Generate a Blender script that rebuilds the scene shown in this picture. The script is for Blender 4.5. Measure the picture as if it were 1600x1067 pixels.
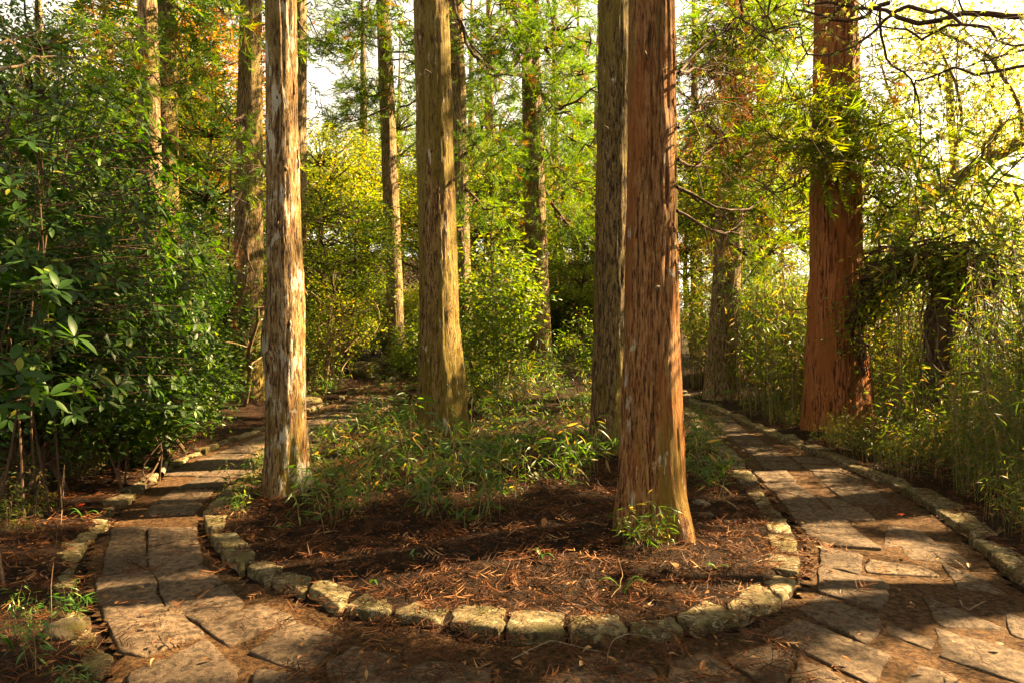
import bpy, math, random
import numpy as np
from mathutils import Vector, Matrix

for o in list(bpy.data.objects):
    bpy.data.objects.remove(o)
random.seed(11)
rng = np.random.default_rng(11)
SC = bpy.context.scene
COL = SC.collection
rad = math.radians

# ------------------------------------------------------------------ camera
CAM_H = 1.4
cam = bpy.data.cameras.new('camera')
cam.lens = 24.0
cam.sensor_width = 36.0
cam.clip_start = 0.05
cam.clip_end = 6000
cam_ob = bpy.data.objects.new('camera', cam)
cam_ob.location = (0, 0, CAM_H)
cam_ob.rotation_euler = (rad(90), 0, 0)
COL.objects.link(cam_ob)
SC.camera = cam_ob

# ------------------------------------------------------------------ sky and sun
SUN_AZ, SUN_EL = rad(74), rad(40)          # azimuth from the view direction (+Y) towards +X
SUN = np.array([math.sin(SUN_AZ) * math.cos(SUN_EL), math.cos(SUN_AZ) * math.cos(SUN_EL), math.sin(SUN_EL)])
world = bpy.data.worlds.new('World')
SC.world = world
world.use_nodes = True
wn = world.node_tree
wn.nodes.clear()
sky = wn.nodes.new('ShaderNodeTexSky')
sky.sky_type = 'NISHITA'
sky.sun_disc = False
sky.sun_elevation = SUN_EL
sky.sun_rotation = SUN_AZ
sky.air_density = 1.0
sky.dust_density = 0.5
sky.ozone_density = 1.0
hsv = wn.nodes.new('ShaderNodeHueSaturation')
hsv.inputs['Saturation'].default_value = 0.12
bg = wn.nodes.new('ShaderNodeBackground')
bg.inputs['Strength'].default_value = 0.05
wo = wn.nodes.new('ShaderNodeOutputWorld')
wn.links.new(sky.outputs[0], hsv.inputs['Color'])
wn.links.new(hsv.outputs[0], bg.inputs['Color'])
wn.links.new(bg.outputs[0], wo.inputs['Surface'])

sl = bpy.data.lights.new('sun', 'SUN')
sl.energy = 5.0
sl.angle = rad(0.6)
sl.color = (1.0, 0.79, 0.50)
sun_ob = bpy.data.objects.new('sun', sl)
sun_ob.rotation_euler = Vector(SUN).to_track_quat('Z', 'Y').to_euler()
sun_ob.location = (20, 5, 30)
COL.objects.link(sun_ob)

SC.view_settings.view_transform = 'Standard'
SC.view_settings.look = 'None'
SC.view_settings.gamma = 1.0
SC.view_settings.use_curve_mapping = False
SC.view_settings.exposure = 3.15
try:
    SC.view_settings.use_white_balance = True
    SC.view_settings.white_balance_temperature = 8500
    SC.view_settings.white_balance_tint = 10
except Exception:
    pass
SC.render.engine = 'CYCLES'
cy = SC.cycles
cy.use_denoising = True
cy.max_bounces = 5
cy.diffuse_bounces = 3
cy.adaptive_threshold = 0.015
cy.glossy_bounces = 2
cy.transmission_bounces = 4
cy.transparent_max_bounces = 4
cy.caustics_reflective = False
cy.caustics_refractive = False
cy.sample_clamp_indirect = 6.0

# ------------------------------------------------------------------ numeric helpers
def sstep(a, b, x):
    t = np.clip((np.asarray(x, float) - a) / (b - a), 0, 1)
    return t * t * (3 - 2 * t)

def vnoise(P, seed=0):
    P = np.asarray(P, float)
    I = np.floor(P).astype(np.int64)
    f = P - I
    f = f * f * (3 - 2 * f)
    out = np.zeros(len(P))
    for dx in (0, 1):
        for dy in (0, 1):
            for dz in (0, 1):
                h = ((I[:, 0] + dx) * 374761393 + (I[:, 1] + dy) * 668265263 + (I[:, 2] + dz) * 1440662683 + seed * 982451653) & 0xFFFFFFFF
                h = ((h ^ (h >> 13)) * 1274126177) & 0xFFFFFFFF
                h = h ^ (h >> 16)
                w = (f[:, 0] if dx else 1 - f[:, 0]) * (f[:, 1] if dy else 1 - f[:, 1]) * (f[:, 2] if dz else 1 - f[:, 2])
                out += w * (h / 4294967295.0)
    return out * 2 - 1

def fbm(P, seed=0, oct=3):
    P = np.asarray(P, float)
    a, s, t = 1.0, 0.0, 0.0
    for k in range(oct):
        s = s + a * vnoise(P * 2 ** k, seed + k)
        t += a
        a *= 0.5
    return s / t

def n2(x, y, sc, seed=0, oct=3):
    x = np.atleast_1d(np.asarray(x, float)); y = np.atleast_1d(np.asarray(y, float))
    return fbm(np.stack([x * sc, y * sc, np.zeros_like(x)], 1), seed, oct)

def unit(v):
    v = np.asarray(v, float)
    return v / np.maximum(np.linalg.norm(v, axis=-1, keepdims=True), 1e-9)

# ------------------------------------------------------------------ terrain
def base_z(x, y):
    x = np.asarray(x, float); y = np.asarray(y, float)
    z = 0.75 * sstep(11, 23, y) + 9.0 * sstep(25, 75, y) * (1 - sstep(6, 26, x))
    z = z + 0.5 * sstep(4.5, 12, -x) + 5.0 * sstep(10, 50, -x)
    z = z - 0.6 * sstep(5.6, 8.5, x) * (1 - sstep(16, 24, y)) - 17.0 * sstep(8.5, 46, x)
    return z

def G(px, py, dz=0.0):
    """ground point seen at pixel (px, py) of the 1600 x 1067 picture"""
    u, v = (px - 800) / 1067.0, (533.5 - py) / 1067.0
    t = np.linspace(1.0, 60, 6000)
    h = CAM_H + v * t - (base_z(u * t, t) + dz)
    k = np.argmax(h < 0)
    if h[k] >= 0:
        k = len(t) - 1
    a = t[k]
    return np.array([u * a, a])

def P3(px, py, d):
    """the point at pixel (px, py), d metres ahead"""
    return np.array([(px - 800) / 1067.0 * d, d, CAM_H + (533.5 - py) / 1067.0 * d])

ISL_PX = [(625, 619), (600, 635), (555, 664), (515, 678), (477, 700), (415, 733), (380, 750), (350, 772), (322, 806), (325, 835),
          (345, 870), (375, 894), (420, 915), (474, 938), (530, 962), (605, 982), (695, 997), (790, 1005), (885, 1007), (985, 1005),
          (1075, 995), (1156, 977), (1222, 947), (1250, 905), (1254, 870), (1244, 838), (1224, 806), (1206, 787), (1189, 766),
          (1170, 740), (1150, 715), (1122, 690), (1105, 675), (1088, 650)]
OUTL_PX = [(613, 598), (566, 606), (541, 621), (512, 632), (476, 646), (440, 660), (410, 674), (368, 688), (297, 716), (275, 728), (233, 760),
           (185, 797), (171, 810), (157, 838), (132, 852), (125, 882), (122, 920), (128, 960), (152, 1000), (167, 1040)]
OUTR_PX = [(1600, 925), (1570, 892), (1527, 857), (1497, 828), (1452, 796), (1410, 769), (1349, 743), (1300, 722), (1246, 699), (1190, 676),
           (1134, 647), (1071, 627)]
ISL_V = np.array([G(*p) for p in ISL_PX])
OUTL = np.array([G(*p) for p in OUTL_PX])
OUTR = np.array([G(*p) for p in OUTR_PX])
ISL = np.vstack([ISL_V, [[3.1, 15], [2.6, 17.6], [1.6, 20.2], [0, 21], [-1.7, 20]]])
OUT = np.vstack([OUTL, [[-1.5, 2.2], [-1.5, 0], [-1.6, -4], [2.5, -4], [2.55, 0.5], [2.6, 2.4]], OUTR,
                 [[3.7, 19.5], [2.5, 23], [0, 24.2], [-2.4, 24]]])

def inside(x, y, poly):
    x = np.asarray(x, float); y = np.asarray(y, float)
    r = np.zeros(x.shape, bool)
    n = len(poly)
    if x.size < 200:
        X, Y = x.ravel()[:, None], y.ravel()[:, None]
        A, B = poly, np.roll(poly, -1, axis=0)
        with np.errstate(divide='ignore', invalid='ignore'):
            c = ((A[:, 1] > Y) != (B[:, 1] > Y)) & (X < (B[:, 0] - A[:, 0]) * (Y - A[:, 1]) / (B[:, 1] - A[:, 1]) + A[:, 0])
        return (c.sum(1) % 2 == 1).reshape(x.shape)
    for i in range(n):
        x0, y0 = poly[i]; x1, y1 = poly[(i + 1) % n]
        if y0 == y1:
            continue
        c = ((y0 > y) != (y1 > y)) & (x < (x1 - x0) * (y - y0) / (y1 - y0) + x0)
        r ^= c
    return r

def pdist(x, y, poly, closed=True):
    x = np.asarray(x, float); y = np.asarray(y, float)
    best = np.full(x.shape, 1e9)
    n = len(poly)
    if x.size < 200:
        X, Y = x.ravel()[:, None], y.ravel()[:, None]
        A, B = (poly, np.roll(poly, -1, axis=0)) if closed else (poly[:-1], poly[1:])
        d = B - A
        t = np.clip(((X - A[:, 0]) * d[:, 0] + (Y - A[:, 1]) * d[:, 1]) / np.maximum((d * d).sum(1), 1e-9), 0, 1)
        return np.hypot(X - A[:, 0] - t * d[:, 0], Y - A[:, 1] - t * d[:, 1]).min(1).reshape(x.shape)
    for i in range(n if closed else n - 1):
        a = poly[i]; b = poly[(i + 1) % n]
        d = b - a
        t = np.clip(((x - a[0]) * d[0] + (y - a[1]) * d[1]) / max(d @ d, 1e-9), 0, 1)
        best = np.minimum(best, np.hypot(x - a[0] - t * d[0], y - a[1] - t * d[1]))
    return best

MOUNDS = [(*G(450, 772, .1), .16), (*G(692, 703, .1), .28), (*G(954, 716, .1), .22), (*G(1018, 838, .1), .2), (*G(1302, 672, .1), .5)]   # litter banked against the trunks
def soil_z(x, y):
    """finished ground height (soil banks above the path)"""
    x = np.atleast_1d(np.asarray(x, float)); y = np.atleast_1d(np.asarray(y, float))
    z = base_z(x, y)
    isl = inside(x, y, ISL)
    out = ~inside(x, y, OUT)
    di = pdist(x, y, ISL)
    do = pdist(x, y, OUT)
    z = z + np.where(isl, sstep(0.04, 0.16, di) * 0.05 + sstep(0.2, 1.6, di) * 0.10, 0)
    z = z + np.where(out, sstep(0.04, 0.14, do) * 0.05 + sstep(0.2, 1.5, do) * 0.05, 0)
    z = z + np.where(isl | out, sstep(0.1, 0.5, np.where(isl, di, do)) * n2(x, y, 2.2, 3) * 0.035, n2(x, y, 1.5, 5, 2) * 0.008 - 0.015)
    for (tx, ty, tr) in MOUNDS:
        z = z + 0.06 * np.exp(-((np.hypot(x - tx, y - ty) - tr) / 0.22).clip(0) ** 2)
    return z

def soil(x, y):
    return float(soil_z([x], [y])[0])

# ------------------------------------------------------------------ mesh helpers
def make_mesh(name, V, Fs, tint=None, smooth=False):
    V = np.asarray(V, np.float32)
    Fs = [np.asarray(f, np.int32) for f in Fs if len(f)]
    me = bpy.data.meshes.new(name)
    me.vertices.add(len(V))
    me.vertices.foreach_set('co', V.ravel())
    loops = np.concatenate([f.ravel() for f in Fs])
    tot = np.concatenate([np.full(len(f), f.shape[1], np.int32) for f in Fs])
    start = np.concatenate([[0], np.cumsum(tot)[:-1]]).astype(np.int32)
    me.loops.add(len(loops))
    me.loops.foreach_set('vertex_index', loops)
    me.polygons.add(len(tot))
    me.polygons.foreach_set('loop_start', start)
    me.polygons.foreach_set('loop_total', tot)
    me.polygons.foreach_set('use_smooth', np.full(len(tot), smooth, bool))
    if tint is not None:
        a = me.attributes.new('tint', 'FLOAT', 'POINT')
        a.data.foreach_set('value', np.asarray(tint, np.float32))
    me.update(calc_edges=True)
    return me

def link(name, me, mat=None, parent=None, loc=None, rotz=0.0, scale=None):
    o = bpy.data.objects.new(name, me)
    COL.objects.link(o)
    if mat is not None:
        if len(me.materials) == 0:
            me.materials.append(mat)
        elif me.materials[0] is not mat:
            o.material_slots[0].link = 'OBJECT'
            o.material_slots[0].material = mat
    if parent is not None:
        o.parent = parent
    if loc is not None:
        o.location = loc
    if rotz:
        o.rotation_euler = (0, 0, rotz)
    if scale is not None:
        o.scale = (scale,) * 3 if np.isscalar(scale) else scale
    return o

def tag(o, label=None, cat=None, group=None, kind=None):
    if label: o['label'] = label
    if cat: o['category'] = cat
    if group: o['group'] = group
    if kind: o['kind'] = kind
    return o

def thing(name, label, cat, loc=(0, 0, 0), rotz=0.0, group=None):
    o = bpy.data.objects.new(name, None)
    o.empty_display_size = 0.2
    COL.objects.link(o)
    o.location = loc
    o.rotation_euler = (0, 0, rotz)
    return tag(o, label, cat, group)

class MB:
    """collects vertices and faces of one mesh"""
    def __init__(self):
        self.V = []; self.F3 = []; self.F4 = []; self.T = []; self.n = 0
    def add(self, V, F3=None, F4=None, tint=0.5):
        V = np.asarray(V, float)
        if F3 is not None and len(F3): self.F3.append(np.asarray(F3) + self.n)
        if F4 is not None and len(F4): self.F4.append(np.asarray(F4) + self.n)
        self.V.append(V)
        self.T.append(np.full(len(V), tint) if np.isscalar(tint) else np.asarray(tint))
        self.n += len(V)
    def tube(self, pts, radii, sides=6, tint=0.5):
        pts = np.asarray(pts, float)
        m = len(pts)
        radii = np.broadcast_to(np.asarray(radii, float), (m,)) if np.ndim(radii) else np.full(m, radii)
        t = unit(np.gradient(pts, axis=0))
        ref = np.array([0.0, 0, 1]) if abs(t[0][2]) < 0.9 else np.array([1.0, 0, 0])
        a = unit(np.cross(t, ref)); b = np.cross(t, a)
        ang = np.arange(sides) / sides * 2 * np.pi
        V = pts[:, None, :] + radii[:, None, None] * (np.cos(ang)[None, :, None] * a[:, None, :] + np.sin(ang)[None, :, None] * b[:, None, :])
        i = np.arange(m - 1)[:, None] * sides; j = np.arange(sides)[None, :]; k = (j + 1) % sides
        F = np.stack([i + j, i + k, i + sides + k, i + sides + j], -1).reshape(-1, 4)
        self.add(V.reshape(-1, 3), None, F, tint)
    def inst(self, tpl, pos, R, size, tint):
        """copies of template (V, F3, F4): pos (N,3), R (N,3,3) columns = axes, size (N,) or (N,3)"""
        TV, F3, F4 = tpl
        N, k = len(pos), len(TV)
        if N == 0: return
        size = np.asarray(size, float)
        if size.ndim == 1: size = size[:, None].repeat(3, 1)
        L = TV[None] * size[:, None, :]
        V = np.einsum('nij,nkj->nki', R, L) + pos[:, None, :]
        off = (np.arange(N) * k)[:, None, None]
        f3 = (np.asarray(F3)[None] + off).reshape(-1, 3) if len(F3) else None
        f4 = (np.asarray(F4)[None] + off).reshape(-1, 4) if len(F4) else None
        self.add(V.reshape(-1, 3), f3, f4, np.repeat(np.asarray(tint, float), k))
    def mesh(self, name, smooth=False):
        fs = []
        if self.F3: fs.append(np.concatenate(self.F3))
        if self.F4: fs.append(np.concatenate(self.F4))
        return make_mesh(name, np.concatenate(self.V), fs, np.concatenate(self.T), smooth)

def frames(D, roll=None, up=(0, 0, 1)):
    D = unit(D)
    up = np.broadcast_to(np.asarray(up, float), D.shape)
    bad = np.abs((D * unit(up)).sum(1)) > 0.98
    up = np.where(bad[:, None], np.array([1.0, 0.2, 0]), up)
    Y = unit(np.cross(up, D)); Z = np.cross(D, Y)
    if roll is not None:
        c, s = np.cos(roll)[:, None], np.sin(roll)[:, None]
        Y, Z = Y * c + Z * s, Z * c - Y * s
    return np.stack([D, Y, Z], 2)

def spline(pts, n):
    pts = np.asarray(pts, float)
    if len(pts) == 2:
        t = np.linspace(0, 1, n)[:, None]
        return pts[0] * (1 - t) + pts[1] * t
    P = np.vstack([2 * pts[0] - pts[1], pts, 2 * pts[-1] - pts[-2]])
    out = []
    for s in np.linspace(0, len(pts) - 1 - 1e-6, n):
        i = int(s); t = s - i
        p0, p1, p2, p3 = P[i], P[i + 1], P[i + 2], P[i + 3]
        out.append(0.5 * (2 * p1 + (p2 - p0) * t + (2 * p0 - 5 * p1 + 4 * p2 - p3) * t * t + (3 * p1 - p0 - 3 * p2 + p3) * t ** 3))
    return np.array(out)

def rdir(n, r=None):
    r = r or rng
    return unit(r.normal(size=(n, 3)))

ORD = ['first', 'second', 'third', 'fourth', 'fifth', 'sixth', 'seventh', 'eighth', 'ninth', 'tenth', 'eleventh', 'twelfth', 'thirteenth',
       'fourteenth', 'fifteenth', 'sixteenth', 'seventeenth', 'eighteenth', 'nineteenth', 'twentieth', 'twenty-first', 'twenty-second', 'twenty-third', 'twenty-fourth', 'twenty-fifth', 'twenty-sixth']
# ------------------------------------------------------------------ materials
class NT:
    def __init__(self, name):
        self.m = bpy.data.materials.new(name)
        self.m.use_nodes = True
        self.t = self.m.node_tree
        self.t.nodes.clear()
        self.out = self.t.nodes.new('ShaderNodeOutputMaterial')
    def n(self, typ, props=None, **inp):
        nd = self.t.nodes.new('ShaderNode' + typ)
        for k, v in (props or {}).items():
            setattr(nd, k, v)
        for k, v in inp.items():
            key = k.replace('_', ' ')
            s = nd.inputs[int(k[1:])] if k[0] == 'i' and k[1:].isdigit() else nd.inputs[key]
            if isinstance(v, bpy.types.NodeSocket): self.t.links.new(v, s)
            else: s.default_value = v
        return nd
    def ramp(self, fac, stops, interp='LINEAR'):
        nd = self.t.nodes.new('ShaderNodeValToRGB')
        nd.color_ramp.interpolation = interp
        e = nd.color_ramp.elements
        while len(e) < len(stops): e.new(0.5)
        for el, (p, c) in zip(e, stops):
            el.position = p
            el.color = (*c, 1) if len(c) == 3 else c
        self.t.links.new(fac, nd.inputs[0])
        return nd.outputs[0]
    def step(self, fac, a, b):
        nd = self.n('MapRange', {'interpolation_type': 'SMOOTHSTEP'}, Value=fac)
        nd.inputs['From Min'].default_value = a; nd.inputs['From Max'].default_value = b
        return nd.outputs[0]
    def mix(self, fac, a, b, blend='MIX'):
        nd = self.t.nodes.new('ShaderNodeMix')
        nd.data_type = 'RGBA'; nd.blend_type = blend
        for s, v in ((nd.inputs[0], fac), (nd.inputs[6], a), (nd.inputs[7], b)):
            if isinstance(v, bpy.types.NodeSocket): self.t.links.new(v, s)
            elif isinstance(v, tuple): s.default_value = (*v, 1)
            else: s.default_value = v
        return nd.outputs[2]
    def math(self, op, a, b=0.0):
        nd = self.t.nodes.new('ShaderNodeMath'); nd.operation = op
        for s, v in ((nd.inputs[0], a), (nd.inputs[1], b)):
            if isinstance(v, bpy.types.NodeSocket): self.t.links.new(v, s)
            else: s.default_value = v
        return nd.outputs[0]
    def coords(self, kind='Object', scale=(1, 1, 1)):
        c = self.n('TexCoord')
        mp = self.n('Mapping', Vector=c.outputs[kind])
        mp.inputs['Scale'].default_value = scale
        return mp.outputs[0]
    def noise(self, vec, scale, detail=4, rough=0.6, dist=0.0):
        nd = self.n('TexNoise', Vector=vec, Scale=scale, Detail=detail, Roughness=rough, Distortion=dist)
        return nd.outputs[0]
    def attr(self, name):
        return self.n('Attribute', {'attribute_name': name}).outputs['Fac']
    def finish(self, shader):
        self.t.links.new(shader, self.out.inputs['Surface'])
        return self.m
    def bump(self, h, strength=0.5, dist=0.02):
        return self.n('Bump', Strength=strength, Distance=dist, Height=h).outputs[0]
    def pbsdf(self, color, rough=0.8, spec=0.3, normal=None):
        b = self.n('BsdfPrincipled')
        for s, v in ((b.inputs['Base Color'], color), (b.inputs['Roughness'], rough), (b.inputs['Specular IOR Level'], spec)):
            if isinstance(v, bpy.types.NodeSocket): self.t.links.new(v, s)
            elif isinstance(v, tuple): s.default_value = (*v, 1)
            else: s.default_value = v
        if normal is not None: self.t.links.new(normal, b.inputs['Normal'])
        return b.outputs[0]

def leaf_mat(name, stops, trans=0.45, boost=(1.5, 1.5, 0.8), rough=0.42, spec=0.4):
    """a leaf: glossy upper side, light coming through from behind; stops = colours over the per-leaf tint"""
    t = NT(name)
    a = t.attr('tint')
    c = t.ramp(a, stops)
    tc = t.mix(1.0, c, boost, 'MULTIPLY')
    p = t.pbsdf(c, rough, spec)
    tr = t.n('BsdfTranslucent', Color=tc).outputs[0]
    ms = t.n('MixShader', i0=trans, i1=p, i2=tr).outputs[0]
    return t.finish(ms)

def bark_mat(name, fibre=30.0, c_dark=(0.03, 0.016, 0.009), c_mid=(0.16, 0.075, 0.038), c_light=(0.32, 0.2, 0.12), moss=0.3, lichen=0.25,
             red=0.3, asp=0.16, moss_c=(0.15, 0.115, 0.016), lichen_c=(0.46, 0.43, 0.36)):
    t = NT(name)
    v = t.coords('Object', (1, 1, asp))
    f1 = t.noise(v, fibre * 1.3, 6, 0.7, 0.25)
    f2 = t.noise(v, fibre * 4.0, 3, 0.6)
    v2 = t.coords('Object', (1, 1, 0.16))
    big = t.noise(v2, 4.5, 4, 0.6)
    v3 = t.coords('Object', (1, 1, 0.35))
    pat = t.noise(v3, 9.0, 5, 0.65, 0.5)
    h = t.math('ADD', t.math('MULTIPLY', f1, 0.75), t.math('MULTIPLY', f2, 0.3))
    col = t.ramp(h, [(0.45, c_dark), (0.52, c_mid), (0.585, c_light), (0.65, c_mid)])  # bark grain, its dark end deepened to paint in crevice shade
    rr = t.step(big, 0.46, 0.6)
    col = t.mix(t.math('MULTIPLY', rr, red), col, (0.27, 0.088, 0.022))
    ms = t.step(t.math('ADD', t.math('MULTIPLY', t.noise(v2, 3.1, 5, 0.7, 0.2), 0.7), t.math('MULTIPLY', f1, 0.3)), 0.58 - moss * 0.16, 0.66 - moss * 0.16)
    col = t.mix(t.math('MULTIPLY', ms, 0.7), col, moss_c)
    ln = t.math('ADD', t.math('MULTIPLY', pat, 0.7), t.math('MULTIPLY', f1, 0.3))
    ls = t.step(ln, 0.67 - lichen * 0.17, 0.70 - lichen * 0.17)
    col = t.mix(t.math('MULTIPLY', ls, 0.85), col, lichen_c)
    nb = t.bump(h, 1.0, 0.05)
    return t.finish(t.pbsdf(col, 0.85, 0.25, nb))

BARK = {
    'A': bark_mat('bark_pale_lichen', 34, (0.035, 0.018, 0.01), (0.20, 0.115, 0.05), (0.35, 0.25, 0.13), 0.55, 0.8, 0.2, lichen_c=(0.46, 0.42, 0.35)),
    'B': bark_mat('bark_mossy_brown', 30, (0.025, 0.014, 0.006), (0.16, 0.09, 0.03), (0.34, 0.24, 0.11), 0.9, 0.42, 0.1),
    'C': bark_mat('bark_dark_brown', 34, (0.02, 0.013, 0.006), (0.10, 0.06, 0.024), (0.25, 0.18, 0.085), 0.6, 0.3, 0.05),
    'D': bark_mat('bark_red_fibrous', 46, (0.032, 0.012, 0.005), (0.24, 0.095, 0.03), (0.38, 0.22, 0.10), 0.5, 0.45, 0.7, 0.10),
    'E': bark_mat('bark_red_cedar', 28, (0.035, 0.012, 0.005), (0.27, 0.085, 0.026), (0.38, 0.165, 0.065), 0.15, 0.0, 0.85, 0.06),
    'F': bark_mat('bark_grey_brown', 26, (0.03, 0.019, 0.009), (0.15, 0.09, 0.042), (0.33, 0.25, 0.14), 0.45, 0.35, 0.1),
}

def simple_wood(name, c0, c1, scale=(1, 1, 0.3), s=14):
    t = NT(name)
    v = t.coords('Object', scale)
    n = t.noise(v, s, 5, 0.7)
    col = t.ramp(n, [(0.3, c0), (0.7, c1)])
    return t.finish(t.pbsdf(col, 0.85, 0.2, t.bump(n, 0.5, 0.01)))
WOOD_DARK = simple_wood('branch_dark', (0.035, 0.02, 0.012), (0.11, 0.065, 0.04))
WOOD_PALE = simple_wood('branch_pale', (0.12, 0.075, 0.04), (0.34, 0.24, 0.14))
WOOD_GREY = simple_wood('branch_grey', (0.09, 0.065, 0.045), (0.24, 0.18, 0.12))

L_CEDAR = leaf_mat('cedar_needles', [(0.0, (0.022, 0.05, 0.012)), (0.35, (0.04, 0.09, 0.015)), (0.7, (0.085, 0.13, 0.02)), (0.86, (0.13, 0.14, 0.022)), (0.92, (0.12, 0.055, 0.018)), (1.0, (0.09, 0.035, 0.014))], 0.5, (2.2, 2.2, 0.6), 0.55, 0.25)
L_CEDAR_BROWN = leaf_mat('cedar_needles_brown', [(0.0, (0.06, 0.08, 0.015)), (0.35, (0.11, 0.05, 0.018)), (0.7, (0.16, 0.06, 0.022)), (1.0, (0.08, 0.03, 0.014))], 0.35, (1.4, 1.2, 0.8), 0.6, 0.2)
L_GLOSSY = leaf_mat('evergreen_leaf', [(0.0, (0.010, 0.030, 0.007)), (0.5, (0.022, 0.062, 0.010)), (0.8, (0.06, 0.115, 0.014)), (0.93, (0.14, 0.17, 0.02)), (1.0, (0.20, 0.15, 0.03))], 0.35, (2.4, 2.6, 0.6), 0.42, 0.22)
L_DARK = leaf_mat('shrub_leaf_dark', [(0.0, (0.014, 0.036, 0.010)), (0.6, (0.03, 0.07, 0.014)), (1.0, (0.08, 0.12, 0.02))], 0.42, (2.2, 2.2, 0.7), 0.38, 0.35)
L_MID = leaf_mat('tree_leaf_green', [(0.0, (0.03, 0.065, 0.012)), (0.5, (0.06, 0.11, 0.016)), (0.85, (0.13, 0.155, 0.02)), (1.0, (0.22, 0.16, 0.03))], 0.5, (2.4, 2.2, 0.7), 0.4, 0.35)
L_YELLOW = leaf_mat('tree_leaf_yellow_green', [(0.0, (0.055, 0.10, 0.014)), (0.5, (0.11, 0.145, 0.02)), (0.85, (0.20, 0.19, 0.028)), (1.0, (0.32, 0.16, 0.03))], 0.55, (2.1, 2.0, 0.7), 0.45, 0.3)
L_MAPLE = leaf_mat('maple_leaf_yellow', [(0.0, (0.10, 0.16, 0.035)), (0.5, (0.20, 0.24, 0.065)), (0.85, (0.34, 0.29, 0.09)), (1.0, (0.40, 0.15, 0.04))], 0.55, (1.8, 1.75, 1.0), 0.5, 0.25)
L_ORANGE = leaf_mat('maple_leaf_orange', [(0.0, (0.25, 0.14, 0.02)), (0.5, (0.38, 0.15, 0.02)), (1.0, (0.42, 0.10, 0.02))], 0.5, (1.4, 1.3, 0.7), 0.5, 0.25)
L_BAMBOO = leaf_mat('bamboo_leaf', [(0.0, (0.03, 0.065, 0.012)), (0.5, (0.06, 0.105, 0.018)), (0.8, (0.12, 0.15, 0.025)), (0.92, (0.24, 0.18, 0.055)), (1.0, (0.30, 0.18, 0.08))], 0.5, (2.2, 2.1, 0.7), 0.42, 0.35)
L_SASA = leaf_mat('dwarf_bamboo_leaf', [(0.0, (0.022, 0.065, 0.012)), (0.5, (0.045, 0.105, 0.018)), (0.82, (0.09, 0.145, 0.025)), (0.94, (0.22, 0.18, 0.05)), (1.0, (0.27, 0.16, 0.07))], 0.48, (2.2, 2.1, 0.7), 0.4, 0.4)
L_STRAP = leaf_mat('strap_leaf', [(0.0, (0.02, 0.075, 0.012)), (0.7, (0.05, 0.13, 0.02)), (1.0, (0.14, 0.20, 0.04))], 0.35, (1.6, 1.7, 0.6), 0.3, 0.5)
L_LITTER = leaf_mat('dead_cedar_frond', [(0.0, (0.014, 0.006, 0.003)), (0.4, (0.05, 0.018, 0.007)), (0.7, (0.125, 0.042, 0.014)), (0.9, (0.23, 0.09, 0.032)), (1.0, (0.34, 0.19, 0.095))], 0.12, (1.2, 1.1, 0.9), 0.7, 0.2)
L_FALLEN = leaf_mat('fallen_leaf_brown', [(0.0, (0.05, 0.02, 0.009)), (0.4, (0.13, 0.055, 0.022)), (0.7, (0.26, 0.12, 0.045)), (0.88, (0.38, 0.23, 0.11)), (1.0, (0.50, 0.055, 0.015))], 0.2, (1.2, 1.1, 0.9), 0.6, 0.25)

t = NT('bamboo_culm')
v = t.coords('Object', (1, 1, 0.4))
n = t.noise(v, 6, 3, 0.6)
a = t.attr('tint')
c = t.ramp(a, [(0.0, (0.045, 0.045, 0.012)), (0.45, (0.17, 0.125, 0.042)), (0.75, (0.31, 0.22, 0.10)), (1.0, (0.13, 0.07, 0.035))])
c = t.mix(t.math('MULTIPLY', n, 0.5), c, (0.10, 0.06, 0.03))
CULM = t.finish(t.pbsdf(c, 0.5, 0.35))

t = NT('forest_soil')
v = t.coords('Object')
n1_ = t.noise(v, 22, 8, 0.75, 0.8)
n2_ = t.noise(v, 2.2, 4, 0.6)
n3_ = t.noise(v, 90, 4, 0.7, 0.5)
c = t.ramp(n1_, [(0.42, (0.005, 0.0025, 0.001)), (0.5, (0.016, 0.007, 0.003)), (0.58, (0.04, 0.016, 0.006)), (0.68, (0.10, 0.042, 0.015))])  # soil mottling, the near-black end paints in shade between litter
c = t.mix(t.math('MULTIPLY', t.step(n2_, 0.45, 0.65), 0.45), c, (0.018, 0.010, 0.006))
c = t.mix(t.math('MULTIPLY', t.step(n3_, 0.58, 0.63), 0.5), c, (0.09, 0.035, 0.012))
SOIL = t.finish(t.pbsdf(c, 0.9, 0.15, t.bump(t.math('ADD', n1_, t.math('MULTIPLY', n3_, 0.5)), 1.0, 0.06)))

t = NT('path_earth')
v = t.coords('Object')
n1_ = t.noise(v, 30, 7, 0.7, 0.4)
n3_ = t.noise(v, 110, 4, 0.7, 0.8)
c = t.ramp(n1_, [(0.4, (0.020, 0.010, 0.0045)), (0.5, (0.07, 0.036, 0.016)), (0.62, (0.135, 0.075, 0.035))])
c = t.mix(t.math('MULTIPLY', t.step(n3_, 0.55, 0.61), 0.5), c, (0.15, 0.065, 0.024))
EARTH = t.finish(t.pbsdf(c, 0.9, 0.15, t.bump(t.math('ADD', n1_, t.math('MULTIPLY', n3_, 0.5)), 1.0, 0.04)))

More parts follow.
